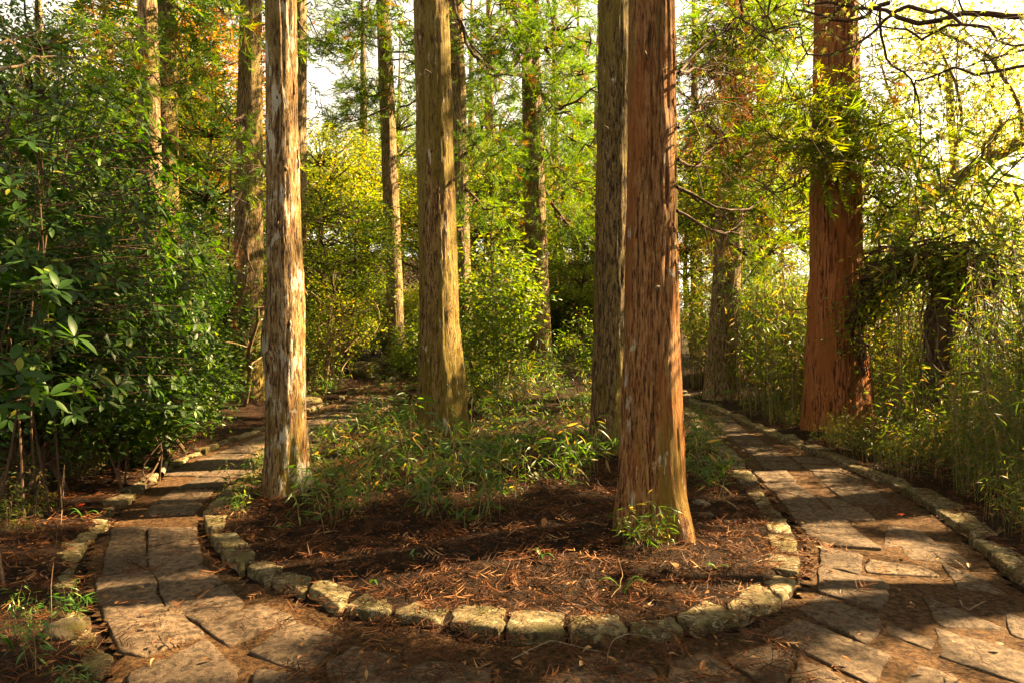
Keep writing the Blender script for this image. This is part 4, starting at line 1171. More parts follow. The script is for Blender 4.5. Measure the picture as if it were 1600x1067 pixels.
BROAD = {
    'shrub': broad_proto(1, (1.0, 1.0, 0.8), 0.95, 60, 5200, (0.05, 0.085), 0.16, LEAF_SMALL, 0.025, 4),
    'bush': broad_proto(2, (1.35, 1.35, 1.1), 1.5, 80, 7500, (0.06, 0.10), 0.20, LEAF_SMALL, 0.035, 3),
    'small': broad_proto(3, (1.6, 1.6, 1.7), 3.0, 90, 9000, (0.06, 0.11), 0.24, LEAF_SMALL, 0.05, 2),
    'tree': broad_proto(4, (2.6, 2.6, 2.4), 5.2, 120, 12000, (0.08, 0.13), 0.36, LEAF_SMALL, 0.11, 1),
    'tall': broad_proto(5, (2.8, 2.8, 3.6), 7.0, 140, 14000, (0.09, 0.14), 0.40, LEAF_SMALL, 0.14, 1),
    'maple': broad_proto(6, (2.6, 2.6, 2.0), 4.6, 130, 9000, (0.06, 0.095), 0.32, LEAF_MAPLE, 0.10, 2),
    'sapling': broad_proto(7, (0.75, 0.75, 1.1), 1.9, 40, 1500, (0.09, 0.14), 0.18, LEAF_MID, 0.02, 1),
}
def broad(name, proto, base, label, mat, cat='tree', group=None, scale=1.0, wood=WOOD_DARK, rot=None, dz=0.0):
    t = thing(name, label, cat, (base[0], base[1], soil(*base) + dz), 0, group)
    w, c = BROAD[proto]
    rz = rot if rot is not None else random.uniform(0, 6.28)
    tag(link('branches', w, wood, t, None, rz, scale), kind='stuff')
    tag(link('crown', c, mat, t, None, rz, scale), kind='stuff')
    return t
def XY(px, d):
    return ((px - 800) / 1067 * d, d)

BGG = 'leafy trees filling the background'
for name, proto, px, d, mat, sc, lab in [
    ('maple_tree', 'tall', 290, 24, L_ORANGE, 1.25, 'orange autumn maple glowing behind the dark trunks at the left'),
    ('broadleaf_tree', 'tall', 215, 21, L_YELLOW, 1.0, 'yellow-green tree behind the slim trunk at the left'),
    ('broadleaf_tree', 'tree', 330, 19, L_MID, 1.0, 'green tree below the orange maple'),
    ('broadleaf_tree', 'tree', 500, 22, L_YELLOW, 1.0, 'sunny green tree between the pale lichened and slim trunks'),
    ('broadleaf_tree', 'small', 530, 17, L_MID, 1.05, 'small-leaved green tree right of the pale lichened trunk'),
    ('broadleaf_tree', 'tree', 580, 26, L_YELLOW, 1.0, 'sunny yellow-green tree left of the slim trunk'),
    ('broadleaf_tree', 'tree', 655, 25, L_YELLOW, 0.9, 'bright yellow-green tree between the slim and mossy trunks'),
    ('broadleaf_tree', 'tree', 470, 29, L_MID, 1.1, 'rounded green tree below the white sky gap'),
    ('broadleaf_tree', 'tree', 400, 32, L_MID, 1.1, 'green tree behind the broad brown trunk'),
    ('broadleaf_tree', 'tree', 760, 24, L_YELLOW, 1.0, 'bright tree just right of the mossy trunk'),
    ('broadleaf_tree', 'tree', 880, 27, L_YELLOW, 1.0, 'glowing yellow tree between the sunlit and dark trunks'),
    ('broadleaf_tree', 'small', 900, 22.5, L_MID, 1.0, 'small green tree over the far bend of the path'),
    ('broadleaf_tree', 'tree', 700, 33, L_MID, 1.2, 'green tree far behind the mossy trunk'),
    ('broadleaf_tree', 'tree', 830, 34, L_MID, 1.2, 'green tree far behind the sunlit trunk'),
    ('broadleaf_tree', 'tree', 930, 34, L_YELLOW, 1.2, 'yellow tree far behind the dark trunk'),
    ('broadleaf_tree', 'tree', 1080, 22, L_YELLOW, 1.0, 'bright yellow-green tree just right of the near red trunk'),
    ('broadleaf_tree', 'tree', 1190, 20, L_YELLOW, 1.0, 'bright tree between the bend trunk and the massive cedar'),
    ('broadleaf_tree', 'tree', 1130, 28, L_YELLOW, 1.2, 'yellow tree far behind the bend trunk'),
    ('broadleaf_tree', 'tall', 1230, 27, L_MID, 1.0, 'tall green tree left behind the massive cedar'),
    ('broadleaf_tree', 'tall', 60, 14, L_DARK, 0.8, 'dark small-leaved tree rising in the upper left corner'),
    ('broadleaf_tree', 'small', 60, 9.5, L_DARK, 0.95, 'dark small-leaved tree behind the glossy shrubs'),
    ('broadleaf_tree', 'small', -70, 7.5, L_DARK, 1.05, 'dark small-leaved tree at the left edge of the picture'),
    ('broadleaf_tree', 'tree', 120, 20, L_YELLOW, 1.0, 'sunlit yellow tree showing through the dark ones at the left'),
    ('broadleaf_tree', 'small', 215, 10.5, L_DARK, 0.8, 'dark small tree left of the broad brown trunk'),
    ('broadleaf_tree', 'tree', 20, 24, L_MID, 1.2, 'green tree far behind the left edge'),
    ('broadleaf_tree', 'tall', 620, 42, L_MID, 1.3, 'tall tree on the slope behind the slim trunk'),
    ('broadleaf_tree', 'tall', 780, 46, L_MID, 1.3, 'tall tree on the slope behind the centre'),
    ('broadleaf_tree', 'tall', 960, 44, L_MID, 1.3, 'tall tree on the slope behind the near pair'),
    ('broadleaf_tree', 'tall', 300, 42, L_MID, 1.3, 'tall tree on the slope behind the orange maple'),
    ('broadleaf_tree', 'tree', 500, 50, L_MID, 1.2, 'tall tree on the slope under the sky gap'),
    ('broadleaf_tree', 'tall', 1080, 46, L_MID, 1.2, 'tall tree on the slope right of the near pair'),
    ('broadleaf_tree', 'tree', 1340, 24, L_YELLOW, 0.9, 'pale yellow tree on the slope behind the massive cedar'),
]:
    broad(name, proto, XY(px, d), lab, mat, 'tree', BGG, sc)

UND = 'undergrowth bushes behind the paths'
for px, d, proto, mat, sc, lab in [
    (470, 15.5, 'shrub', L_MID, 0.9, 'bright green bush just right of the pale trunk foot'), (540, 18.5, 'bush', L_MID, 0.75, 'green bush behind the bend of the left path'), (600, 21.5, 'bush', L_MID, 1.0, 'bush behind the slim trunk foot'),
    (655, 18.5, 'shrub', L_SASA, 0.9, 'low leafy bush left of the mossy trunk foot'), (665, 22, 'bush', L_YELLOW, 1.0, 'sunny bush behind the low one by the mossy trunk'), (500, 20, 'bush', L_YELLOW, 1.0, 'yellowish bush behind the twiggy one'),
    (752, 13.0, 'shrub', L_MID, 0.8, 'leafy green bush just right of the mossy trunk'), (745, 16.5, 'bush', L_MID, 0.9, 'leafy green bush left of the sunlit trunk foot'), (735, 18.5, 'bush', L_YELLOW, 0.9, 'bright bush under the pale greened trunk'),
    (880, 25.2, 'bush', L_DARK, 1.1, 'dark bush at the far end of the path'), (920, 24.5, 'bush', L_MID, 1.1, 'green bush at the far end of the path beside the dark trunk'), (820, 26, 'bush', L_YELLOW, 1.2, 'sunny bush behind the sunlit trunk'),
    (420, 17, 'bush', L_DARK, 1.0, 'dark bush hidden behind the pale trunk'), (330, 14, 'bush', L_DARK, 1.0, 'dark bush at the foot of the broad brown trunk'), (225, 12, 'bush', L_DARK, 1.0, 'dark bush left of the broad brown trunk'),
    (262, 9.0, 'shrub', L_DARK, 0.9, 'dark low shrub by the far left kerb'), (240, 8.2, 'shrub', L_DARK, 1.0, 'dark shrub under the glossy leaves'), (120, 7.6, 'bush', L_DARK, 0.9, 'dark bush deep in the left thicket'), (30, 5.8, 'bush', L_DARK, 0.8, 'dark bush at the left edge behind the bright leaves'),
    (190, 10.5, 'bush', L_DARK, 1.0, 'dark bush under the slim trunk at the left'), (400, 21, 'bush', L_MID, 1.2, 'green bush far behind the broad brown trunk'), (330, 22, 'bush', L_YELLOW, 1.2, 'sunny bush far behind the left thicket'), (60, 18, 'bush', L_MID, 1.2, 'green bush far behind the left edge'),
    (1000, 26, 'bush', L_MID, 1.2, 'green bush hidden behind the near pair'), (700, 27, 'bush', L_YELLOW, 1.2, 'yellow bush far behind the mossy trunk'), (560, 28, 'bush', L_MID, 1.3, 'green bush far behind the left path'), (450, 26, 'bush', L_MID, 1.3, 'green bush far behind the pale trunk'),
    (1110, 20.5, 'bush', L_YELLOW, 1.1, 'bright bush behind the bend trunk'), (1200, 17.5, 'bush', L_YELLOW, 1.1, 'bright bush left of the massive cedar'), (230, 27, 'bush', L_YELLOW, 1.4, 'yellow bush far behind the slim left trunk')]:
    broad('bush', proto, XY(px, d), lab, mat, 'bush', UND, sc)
for px, d, sc, lab in [(775, 12.2, 0.85, 'leafy sapling between the mossy and sunlit trunks'), (790, 14.5, 1.1, 'taller leafy sapling left of the sunlit trunk'), (760, 15.0, 1.2, 'leafy sapling beside the pale greened trunk'), (650, 13.5, 0.6, 'small leafy sapling left of the mossy trunk'), (905, 13.8, 0.6, 'small sapling left of the dark trunk'), (768, 18, 1.2, 'tall sapling behind the leafy pair')]:
    broad('sapling', 'sapling', XY(px, d), lab, L_MID if px != 768 else L_YELLOW, 'sapling', 'saplings behind the island', sc, WOOD_GREY)

for px, d, dz, sc, lab in [(70, 6.0, 0.9, 0.8, 'dark leafy bush filling the heart of the left thicket'), (140, 6.8, 0.7, 0.85, 'dark leafy bush behind the kerbside glossy shrub'), (10, 5.9, 1.3, 0.75, 'dark leafy bush high in the left thicket'), (200, 7.6, 0.5, 0.8, 'dark leafy bush left of the sapling stems')]:
    broad('bush', 'bush', XY(px, d), lab, L_DARK, 'bush', UND, sc, dz=dz - 0.9)
# ------------------------------------------------------------------ glossy evergreen shrubs at the left
LEAF_HERO = [make_mesh('leaf', *(lambda b: (b[0], [b[1], b[2]]))(blade(6, w, dr, 0.22, 0.48)), tint=np.full(17, tn), smooth=True)
             for w, dr, tn in [(0.17, 0.18, 0.2), (0.19, 0.28, 0.45), (0.16, 0.1, 0.6), (0.18, 0.45, 0.78), (0.2, 0.25, 0.95), (0.18, 0.22, 0.05)]]
for m in LEAF_HERO: m.materials.append(L_GLOSSY)
LEAF_HERO_T = blade(5, 0.18, 0.2, 0.22, 0.48)
def glossy_shrub(px, d, label, height, R, nwh, leafL, seed, nshow=300, zmin=0.6):
    r = np.random.default_rng(seed)
    bx, by = XY(px, d)
    z = soil(bx, by)
    t = thing('evergreen_shrub', label, 'shrub', (bx, by, z), 0, 'glossy evergreen shrubs beside the left path')
    wood = MB()
    tips, dirs = [], []
    stems = []
    for k in range(3):
        a = r.random() * 6.28; rr = R * r.uniform(0.15, 0.5)
        top = np.array([math.cos(a) * rr, math.sin(a) * rr, height * r.uniform(0.6, 0.95)])
        s = spline([(r.normal() * 0.12, r.normal() * 0.12, -0.05), top * [0.35, 0.35, 0.5] + r.normal(size=3) * 0.08, top], 10)
        wood.tube(s, np.linspace(0.010, 0.005, 10), 6); stems.append(s)
    for k in range(nwh):
        dd = unit(r.normal(size=3)); dd[2] = abs(dd[2]) * 0.9 - 0.12
        zc = zmin + (height - zmin) * r.random() ** 0.9
        wid = R * (0.75 + 0.35 * math.sin(zc / height * 2.6)) * (0.35 + 0.65 * r.random() ** 0.5)
        a = r.random() * 6.28
        tip = np.array([math.cos(a) * wid, math.sin(a) * wid, zc])
        s = stems[r.integers(0, len(stems))]
        st = s[min(int(np.searchsorted(s[:, 2], zc * 0.92)), 9)]
        out = unit(tip - st + np.array([0, 0, 0.2]))
        wood.tube(spline([st, (st + tip) / 2 + r.normal(size=3) * 0.04 - [0, 0, 0.03], tip], 6)[3:], np.linspace(0.0035, 0.0025, 3), 4)
        tips.append(tip); dirs.append(unit(out + [0, 0, 0.35]))
    tag(link('stems', wood.mesh('stems'), WOOD_DARK, t), kind='stuff')
    pos, D, U, sz = [], [], [], []
    for tip, ax in zip(tips, dirs):
        m = r.integers(5, 9)
        fr = frames(ax[None])[0]
        for q in range(m):
            a = q / m * 6.28 + r.normal() * 0.25
            lat = fr[:, 1] * math.cos(a) + fr[:, 2] * math.sin(a)
            dv = unit(ax * r.uniform(0.15, 0.6) + lat + np.array([0, 0, -0.12]))
            pos.append(tip + lat * 0.01 - ax * 0.02 * r.random()); D.append(dv); U.append(ax * 0.9 + np.array([0, 0, 0.5]) + r.normal(size=3) * 0.15)
            sz.append(leafL * r.uniform(0.5, 1.25))
    pos, D, U, sz = map(np.array, (pos, D, U, sz))
    Rm = frames(D, None, U)
    wp = pos + np.array([bx, by, z])
    # the leaves that show largest, in view
    dist = np.linalg.norm(wp - [0, 0, CAM_H], axis=1)
    vis = (wp[:, 1] > 0.5) & (np.abs(wp[:, 0]) < wp[:, 1] * 0.76)
    order = np.argsort(np.where(vis, dist, dist + 100))
    show = order[:nshow]; rest = order[nshow:]
    for k in show:
        o = bpy.data.objects.new('leaf', LEAF_HERO[r.choice(6, p=[.25, .26, .18, .11, .03, .17])])
        COL.objects.link(o); o.parent = t
        M = np.eye(4); M[:3, :3] = Rm[k] * sz[k]; M[:3, 3] = pos[k]
        o.matrix_local = Matrix(M.tolist())
    if len(rest) == 0: return
    mb = MB(); mb.inst(LEAF_HERO_T, pos[rest], Rm[rest], sz[rest], np.clip(r.normal(0.4, 0.22, len(rest)), 0, 1))
    tag(link('leaves', mb.mesh('leaves', True), L_GLOSSY, t), kind='stuff')
glossy_shrub(-60, 3.85, 'glossy evergreen shrub with bright sunlit leaves at the left edge', 1.75, 0.62, 150, 0.115, 61, zmin=0.95)
glossy_shrub(65, 5.2, 'tall glossy dark evergreen shrub behind the sunlit leaves', 3.1, 1.0, 440, 0.088, 62, zmin=0.85)
glossy_shrub(175, 6.3, 'glossy evergreen shrub overhanging the left path kerb', 2.6, 0.8, 400, 0.08, 63, zmin=0.75)
glossy_shrub(20, 5.2, 'tallest dark glossy evergreen shrub in the left thicket', 3.4, 1.1, 400, 0.09, 64, zmin=0.8)
glossy_shrub(220, 8.6, 'glossy evergreen shrub nearest the broad brown trunk', 2.5, 0.75, 320, 0.085, 65)
glossy_shrub(160, 7.2, 'dark glossy evergreen shrub behind the tall one', 3.4, 1.2, 380, 0.11, 66, 150)
glossy_shrub(240, 6.7, 'low glossy evergreen shrub with big leaves at the kerb', 0.8, 0.35, 30, 0.14, 67, zmin=0.35)

# twiggy bush leaning over the left path, pale stems
def twiggy():
    g = XY(500, 15.2)
    t = thing('twiggy_bush', 'bare pale-stemmed bush leaning right by the left path bend', 'bush', (g[0], g[1], soil(*g)))
    r = np.random.default_rng(71)
    tips = []
    for k in range(16):
        top = np.array([r.uniform(0.1, 1.5), r.normal() * 0.4, r.uniform(1.1, 2.3)])
        b = np.array([r.normal() * 0.25, r.normal() * 0.2, 0])
        s = spline([b, b * 0.5 + top * [0.25, 0.3, 0.45] + r.normal(size=3) * 0.05, top], 10)
        mb = MB(); mb.tube(s, np.linspace(0.022, 0.006, 10), 6)
        for q in range(5):
            i0 = r.integers(5, 10); e = s[i0] + np.array([r.normal() * 0.3 + 0.2, r.normal() * 0.3, r.uniform(0.1, 0.5)])
            mb.tube(spline([s[i0], (s[i0] + e) / 2 + r.normal(size=3) * 0.04, e], 5), np.linspace(0.01, 0.003, 5), 4); tips.append(e)
        link('stem', mb.mesh('stem'), WOOD_PALE, t)
    mb = leafy(np.array(tips), 0.22, 1300, (0.06, 0.1), LEAF_SMALL, 72)
    tag(link('leaves', mb.mesh('leaves'), L_YELLOW, t), kind='stuff')
twiggy()
# young trees with bare stems at the left
def bare_sapling(px, py, toppx, toppy, d, r0, label, mat=WOOD_PALE):
    g = G(px, py)
    t = thing('sapling', label, 'sapling', (g[0], g[1], soil(*g)))
    top = P3(toppx, toppy, d) - np.array(t.location)
    r = np.random.default_rng(int(px))
    s = wiggle([(0, 0, -0.05), top * 0.4 + r.normal(size=3) * 0.05, top], 14, 0.06, r)
    mb = MB(); mb.tube(s, np.linspace(r0, r0 * 0.4, 14), 7)
    link('trunk', mb.mesh('trunk', True), mat, t)
    for q in range(7):
        i0 = r.integers(6, 14); e = s[i0] + r.normal(size=3) * [0.35, 0.35, 0.2] + [0, 0, 0.15]
        mb = MB(); mb.tube(spline([s[i0], (s[i0] + e) / 2 + r.normal(size=3) * 0.05, e], 6), np.linspace(r0 * 0.35, 0.003, 6), 4)
        link('branch', mb.mesh('branch'), mat, t)
    tag(link('leaves', leafy(s[7:], 0.25, 160, (0.06, 0.1), LEAF_SMALL, int(px)).mesh('leaves'), L_DARK, t), kind='stuff')
bare_sapling(382, 640, 400, 480, 10.5, 0.055, 'slanting bare sapling stem in front of the broad brown trunk')
bare_sapling(240, 618, 225, 330, 9.5, 0.06, 'pale sapling stem showing through the dark shrubs')
bare_sapling(352, 600, 360, 260, 11.5, 0.05, 'thin grey sapling beside the broad brown trunk', WOOD_GREY)
bare_sapling(772, 640, 770, 330, 11.5, 0.02, 'thin upright sapling right of the mossy trunk', WOOD_GREY)

# ------------------------------------------------------------------ bamboo
def culm_bits(mb, lf, base, H, r, leafL, nleaf, lean=0.12, rad0=0.006, bare=0.35):
    a = r.random() * 6.28; l = H * lean * r.random()
    top = base + np.array([math.cos(a) * l, math.sin(a) * l, H])
    s = spline([base, (base + top) / 2 + np.array([0, 0, H * 0.04]), top + np.array([math.cos(a), math.sin(a), -0.3]) * H * 0.05], 7)
    mb.tube(s, np.linspace(rad0, rad0 * 0.35, 7), 4, r.random())
    if nleaf:
        f = r.uniform(bare, 1.0, nleaf); i0 = np.minimum((f * 6).astype(int), 5)
        p = s[i0] + (s[i0 + 1] - s[i0]) * (f * 6 - i0)[:, None]
        az = r.random(nleaf) * 6.28
        out = np.stack([np.cos(az), np.sin(az), np.zeros(nleaf)], 1)
        off = out * (r.random(nleaf) ** 0.7 * 0.11 * H ** 0.5)[:, None]
        lf['p'].append(p + off); lf['d'].append(out + np.stack([np.zeros(nleaf)] * 2 + [r.normal(-0.25, 0.45, nleaf)], 1)); lf['s'].append(r.uniform(0.6, 1.15, nleaf) * leafL)
        tt = np.clip(r.normal(0.45, 0.2, nleaf), 0, 0.86); tt[r.random(nleaf) < 0.14] = r.uniform(0.9, 1.0); lf['t'].append(tt)
def bamboo_proto(seed, n, H, R, leafL, nleaf, rad0=0.007, bare=0.3, lean=0.12, tpl=LEAF_LANCE):
    r = np.random.default_rng(seed)
    mb = MB(); lf = dict(p=[], d=[], s=[], t=[])
    for k in range(n):
        a = r.random() * 6.28; q = R * r.random() ** 0.6
        culm_bits(mb, lf, np.array([math.cos(a) * q, math.sin(a) * q, -0.05]), r.uniform(*H), r, leafL, nleaf if r.random() < 0.85 else 0, lean, rad0 * r.uniform(0.6, 1.3), bare)
    p, D, s, tt = (np.concatenate(lf[k]) for k in 'pdst')
    lm = MB(); lm.inst(tpl, p, frames(D, r.normal(size=len(p)) * 0.7), s, tt)
    return mb.mesh('culms'), lm.mesh('leaves')
LEAF_NARROW = blade(3, 0.072, 0.3, 0.3, 0.35)
BAMBOO = [bamboo_proto(80 + k, 56, (1.4, 3.3), 0.8, 0.16, 32, 0.008, 0.15, 0.16, LEAF_NARROW) for k in range(4)]
BAMBOO_LOW = [bamboo_proto(90 + k, 30, (0.5, 1.3), 0.55, 0.13, 16, 0.004, 0.2, 0.3, LEAF_NARROW) for k in range(3)]
SASA = [bamboo_proto(100 + k, n, H, R, L, nl, 0.003, 0.3, 0.45, LEAF_NARROW) for k, (n, H, R, L, nl) in enumerate([(6, (0.25, 0.8), 0.17, 0.15, 13), (10, (0.15, 0.6), 0.26, 0.13, 11), (4, (0.5, 1.1), 0.1, 0.15, 17), (9, (0.25, 0.9), 0.34, 0.14, 12)])]
def plant(name, proto, xy, label, cat, group, scale=1.0, mat=L_BAMBOO, dz=0.0, wood=None):
    t = thing(name, label, cat, (xy[0], xy[1], soil(*xy) + dz), random.uniform(0, 6.28), group)
    w, c = proto
    tag(link('culms', w, wood or CULM, t, None, 0, scale), kind='stuff')
    tag(link('leaves', c, mat, t, None, 0, scale), kind='stuff')
    return t
E_xy = np.array(CEDARS['E'].location[:2]); F_xy = np.array(CEDARS['F'].location[:2])
def place_zone(n, xf, yf, ok, mind, seed):
    r = np.random.default_rng(seed); pts = []
    for _ in range(6000):
        if len(pts) >= n: break
        p = np.array([r.uniform(*xf), r.uniform(*yf)])
        if ok(p) and all(np.hypot(*(p - q)) > mind for q in pts): pts.append(p)
    return sorted(pts, key=lambda p: p[0] / p[1])
def right_ok(p, hs=(0.4, 0.9, 1.5, 2.1), mg=0.1):
    if not carve(np.array([[p[0], p[1], base_z(p[0], p[1]) + h] for h in hs]), mg, NGROUND).all(): return False
    return (not inside(p[0], p[1], OUT)) and pdist(p[0], p[1], OUT) > 0.75 and np.hypot(*(p - E_xy)) > 0.95 and np.hypot(*(p - F_xy)) > 0.75 and 0.12 < p[0] / p[1] < 0.86 and not (p[1] < E_xy[1] and abs(p[0] / p[1] - E_xy[0] / E_xy[1]) < 0.075)
def zone(name, protos, pts, phrase, cat, group, scale=(0.9, 1.15), mat=L_BAMBOO, wood=None):
    for k, p in enumerate(pts):
        plant(name, protos[k % len(protos)], p, phrase % ORD[k] if k < len(ORD) else phrase % 'farthest', cat, group, random.uniform(*scale), mat, wood=wood)
BG_ = 'bamboo clumps along the right path'
zone('bamboo', BAMBOO, place_zone(22, (3.5, 8.5), (11.2, 17.5), lambda p: right_ok(p) and p[0] / p[1] < 0.62, 0.62, 1), 'bamboo clump in the thicket left of and behind the massive cedar, %s from left', 'bamboo', BG_)
zone('bamboo', BAMBOO, place_zone(26, (4.0, 10), (6.6, 12.5), lambda p: right_ok(p, (0.7,), 0.0) and p[0] / p[1] > 0.5 and not (0.54 < p[0] / p[1] < 0.735 and p[1] < 9.1), 0.55, 2), 'bamboo clump in the thicket right of the massive cedar, %s from left', 'bamboo', BG_, (0.6, 0.85))
zone('bamboo', BAMBOO, place_zone(8, (4.0, 8), (3.9, 7.0), lambda p: right_ok(p, (0.5,), 0.0) and p[0] / p[1] > 0.66, 0.55, 3), 'bamboo clump by the right edge of the picture, %s from left', 'bamboo', BG_, (0.3, 0.45))
zone('bamboo', BAMBOO, place_zone(14, (0.2, 4.5), (24.9, 28), lambda p: 0.02 < p[0] / p[1] < 0.15, 0.7, 4), 'bamboo clump at the far end of the path, %s from left', 'bamboo', 'bamboo clumps at the far end of the path', (1.0, 1.3))
zone('bamboo', BAMBOO_LOW, place_zone(26, (3.2, 7), (4.2, 12.5), lambda p: (not inside(p[0], p[1], OUT)) and 0.3 < pdist(p[0], p[1], OUT) < 1.1 and p[0] / p[1] < 0.8 and np.hypot(*(p - E_xy)) > 0.75, 0.36, 5), 'low dark bamboo along the right kerb, %s from left', 'bamboo', 'low bamboo along the right kerb', (0.35, 0.6))
zone('bamboo', BAMBOO_LOW, place_zone(10, (-5.5, -2.2), (2.4, 7.2), lambda p: (not inside(p[0], p[1], OUT)) and pdist(p[0], p[1], OUT) > 0.45 and p[0] / p[1] > -0.8, 0.42, 6), 'thin straggling bamboo under the left shrubs, %s from left', 'bamboo', 'straggling bamboo under the left shrubs', (0.3, 0.5), L_BAMBOO, WOOD_DARK)

TALL = [bamboo_proto(96 + k, 5, (3.0, 4.2), 0.3, 0.27, 60, 0.009, 0.55, 0.22, blade(4, 0.075, 0.35, 0.3, 0.35)) for k in range(2)]
for k, (px, d, sc, lab) in enumerate([(1435, 8.6, 1.0, 'tall bamboo with long pale leaves right of the massive cedar'), (1572, 9.6, 0.95, 'tall bamboo with long leaves at the right edge behind the stump'), (1545, 8.8, 0.95, 'tall bamboo with long leaves under the leaning maple'), (1390, 9.6, 0.9, 'tall bamboo with long leaves close by the massive cedar')]):
    plant('bamboo', TALL[k % 2], XY(px, d), lab, 'bamboo', 'tall long-leaved bamboo at the right', sc)
zone('bamboo', BAMBOO_LOW, place_zone(12, (4.0, 7), (5.5, 8.7), lambda p: right_ok(p, (0.3,), 0.0) and 0.52 < p[0] / p[1] < 0.74, 0.42, 7), 'low bamboo before the vine-hung stump, %s from left', 'bamboo', 'low bamboo before the stump', (0.7, 1.0))
# dwarf bamboo on the island
DW = 'dwarf bamboo tufts on the island'
def px_zone(n, x0, x1, y0, y1, mind, seed, ok=None):
    r = np.random.default_rng(seed); pts = []
    for _ in range(4000):
        if len(pts) >= n: break
        p = G(r.uniform(x0, x1), r.uniform(y0, y1), 0.12)
        if (ok is None or ok(p)) and all(np.hypot(*(p - q)) > mind for q in pts): pts.append(p)
    return sorted(pts, key=lambda p: p[0] / p[1])
on_isl = lambda p: inside(p[0], p[1], ISL) and pdist(p[0], p[1], ISL) > 0.12 and all(np.hypot(p[0] - CEDARS[k].location[0], p[1] - CEDARS[k].location[1]) > 0.3 for k in 'ABCD')
zone('dwarf_bamboo', SASA, px_zone(26, 735, 935, 592, 690, 0.3, 11, on_isl), 'lush dwarf bamboo tuft behind the trunks, %s from left', 'bamboo', DW, (0.8, 1.25), L_SASA)
zone('dwarf_bamboo', SASA, px_zone(16, 560, 950, 575, 625, 0.4, 20, on_isl), 'tall dwarf bamboo at the back of the island, %s from left', 'bamboo', DW, (1.0, 1.4), L_SASA)
zone('dwarf_bamboo', SASA, px_zone(22, 500, 660, 634, 725, 0.22, 12, on_isl), 'dwarf bamboo tuft between the pale and mossy trunks, %s from left', 'bamboo', DW, (0.5, 0.85), L_SASA)
zone('dwarf_bamboo', SASA, px_zone(26, 485, 800, 728, 815, 0.2, 13, on_isl), 'dwarf bamboo tuft in the shade before the mossy trunk, %s from left', 'bamboo', DW, (0.5, 0.95), L_SASA)
zone('dwarf_bamboo', SASA, px_zone(18, 740, 960, 675, 770, 0.22, 14, on_isl), 'dwarf bamboo tuft around the sunlit litter patch, %s from left', 'bamboo', DW, (0.6, 1.05), L_SASA)
zone('dwarf_bamboo', SASA, px_zone(7, 478, 560, 745, 812, 0.15, 21, on_isl), 'leafy tuft right of the pale trunk foot, %s from left', 'bamboo', DW, (0.35, 0.6), L_SASA)
zone('dwarf_bamboo', SASA, px_zone(7, 985, 1055, 800, 862, 0.11, 15, lambda p: True), 'dwarf bamboo tuft at the foot of the near red trunk, %s from left', 'bamboo', DW, (0.4, 0.6), L_SASA)
zone('dwarf_bamboo', SASA, px_zone(9, 1072, 1120, 655, 770, 0.22, 16, lambda p: inside(p[0], p[1], ISL)), 'dwarf bamboo tuft right of the near red trunk, %s from left', 'bamboo', DW, (0.6, 1.0), L_SASA)
zone('dwarf_bamboo', SASA, px_zone(6, 366, 425, 725, 795, 0.16, 17, lambda p: inside(p[0], p[1], ISL)), 'grassy tuft left of the pale trunk foot, %s from left', 'bamboo', DW, (0.4, 0.65), L_SASA)
zone('dwarf_bamboo', SASA, px_zone(5, 20, 125, 935, 1060, 0.16, 18, None), 'grassy tuft in the lower left corner, %s from left', 'bamboo', 'grassy tufts in the lower left corner', (0.25, 0.4), L_STRAP)
zone('dwarf_bamboo', SASA, px_zone(10, 470, 600, 570, 625, 0.4, 19, lambda p: not inside(p[0], p[1], OUT)), 'leafy tuft behind the left path kerb, %s from left', 'bamboo', 'leafy tufts behind the left path', (0.8, 1.3), L_SASA)
# ------------------------------------------------------------------ maples leaning in from the right
def limb_tree(name, label, base, trunk_pts, limbs, mat_leaf, nleaf, leaf_sz, seed, r0=0.1, tpl=LEAF_MAPLE, tw=6, wood=WOOD_GREY, spread=0.3, leaf_from=0.25, limb_r=0.03, cat='tree'):
    z = soil(*base); org = np.array([base[0], base[1], z])
    t = thing(name, label, cat, org)
    r = np.random.default_rng(seed)
    s = wiggle(np.array(trunk_pts) - org, 20, 0.08, r)
    mb = MB(); mb.tube(s, np.linspace(r0, r0 * 0.55, 20), 10)
    link('trunk', mb.mesh('trunk', True), wood, t)
    cent = []
    for L in limbs:
        w = L[1] if isinstance(L, tuple) else limb_r
        pts = L[0] if isinstance(L, tuple) else L
        c = wiggle(np.array(pts) - org, 16, 0.16, r)
        mb = MB(); mb.tube(c, np.linspace(w, w * 0.3, 16), 7)
        for q in range(tw):
            i0 = r.integers(3, 15); d = unit(c[i0] - c[i0 - 1] + r.normal(size=3) * 0.7); l = r.uniform(0.4, 1.3)
            tq = wiggle([c[i0], c[i0] + d * l * 0.5 + [0, 0, 0.05], c[i0] + d * l + [0, 0, -0.15 * l]], 8, 0.1, r)
            mb.tube(tq, np.linspace(w * 0.32, 0.003, 8), 4); cent += list(tq[2:])
        cent += list(c[int(16 * leaf_from):])
        link('branch', mb.mesh('branch', True), wood, t)
    if nleaf:
        tag(link('leaves', leafy(np.array(cent), spread, nleaf, leaf_sz, tpl, seed, 0.5, org=org).mesh('leaves'), mat_leaf, t), kind='stuff')
    return t
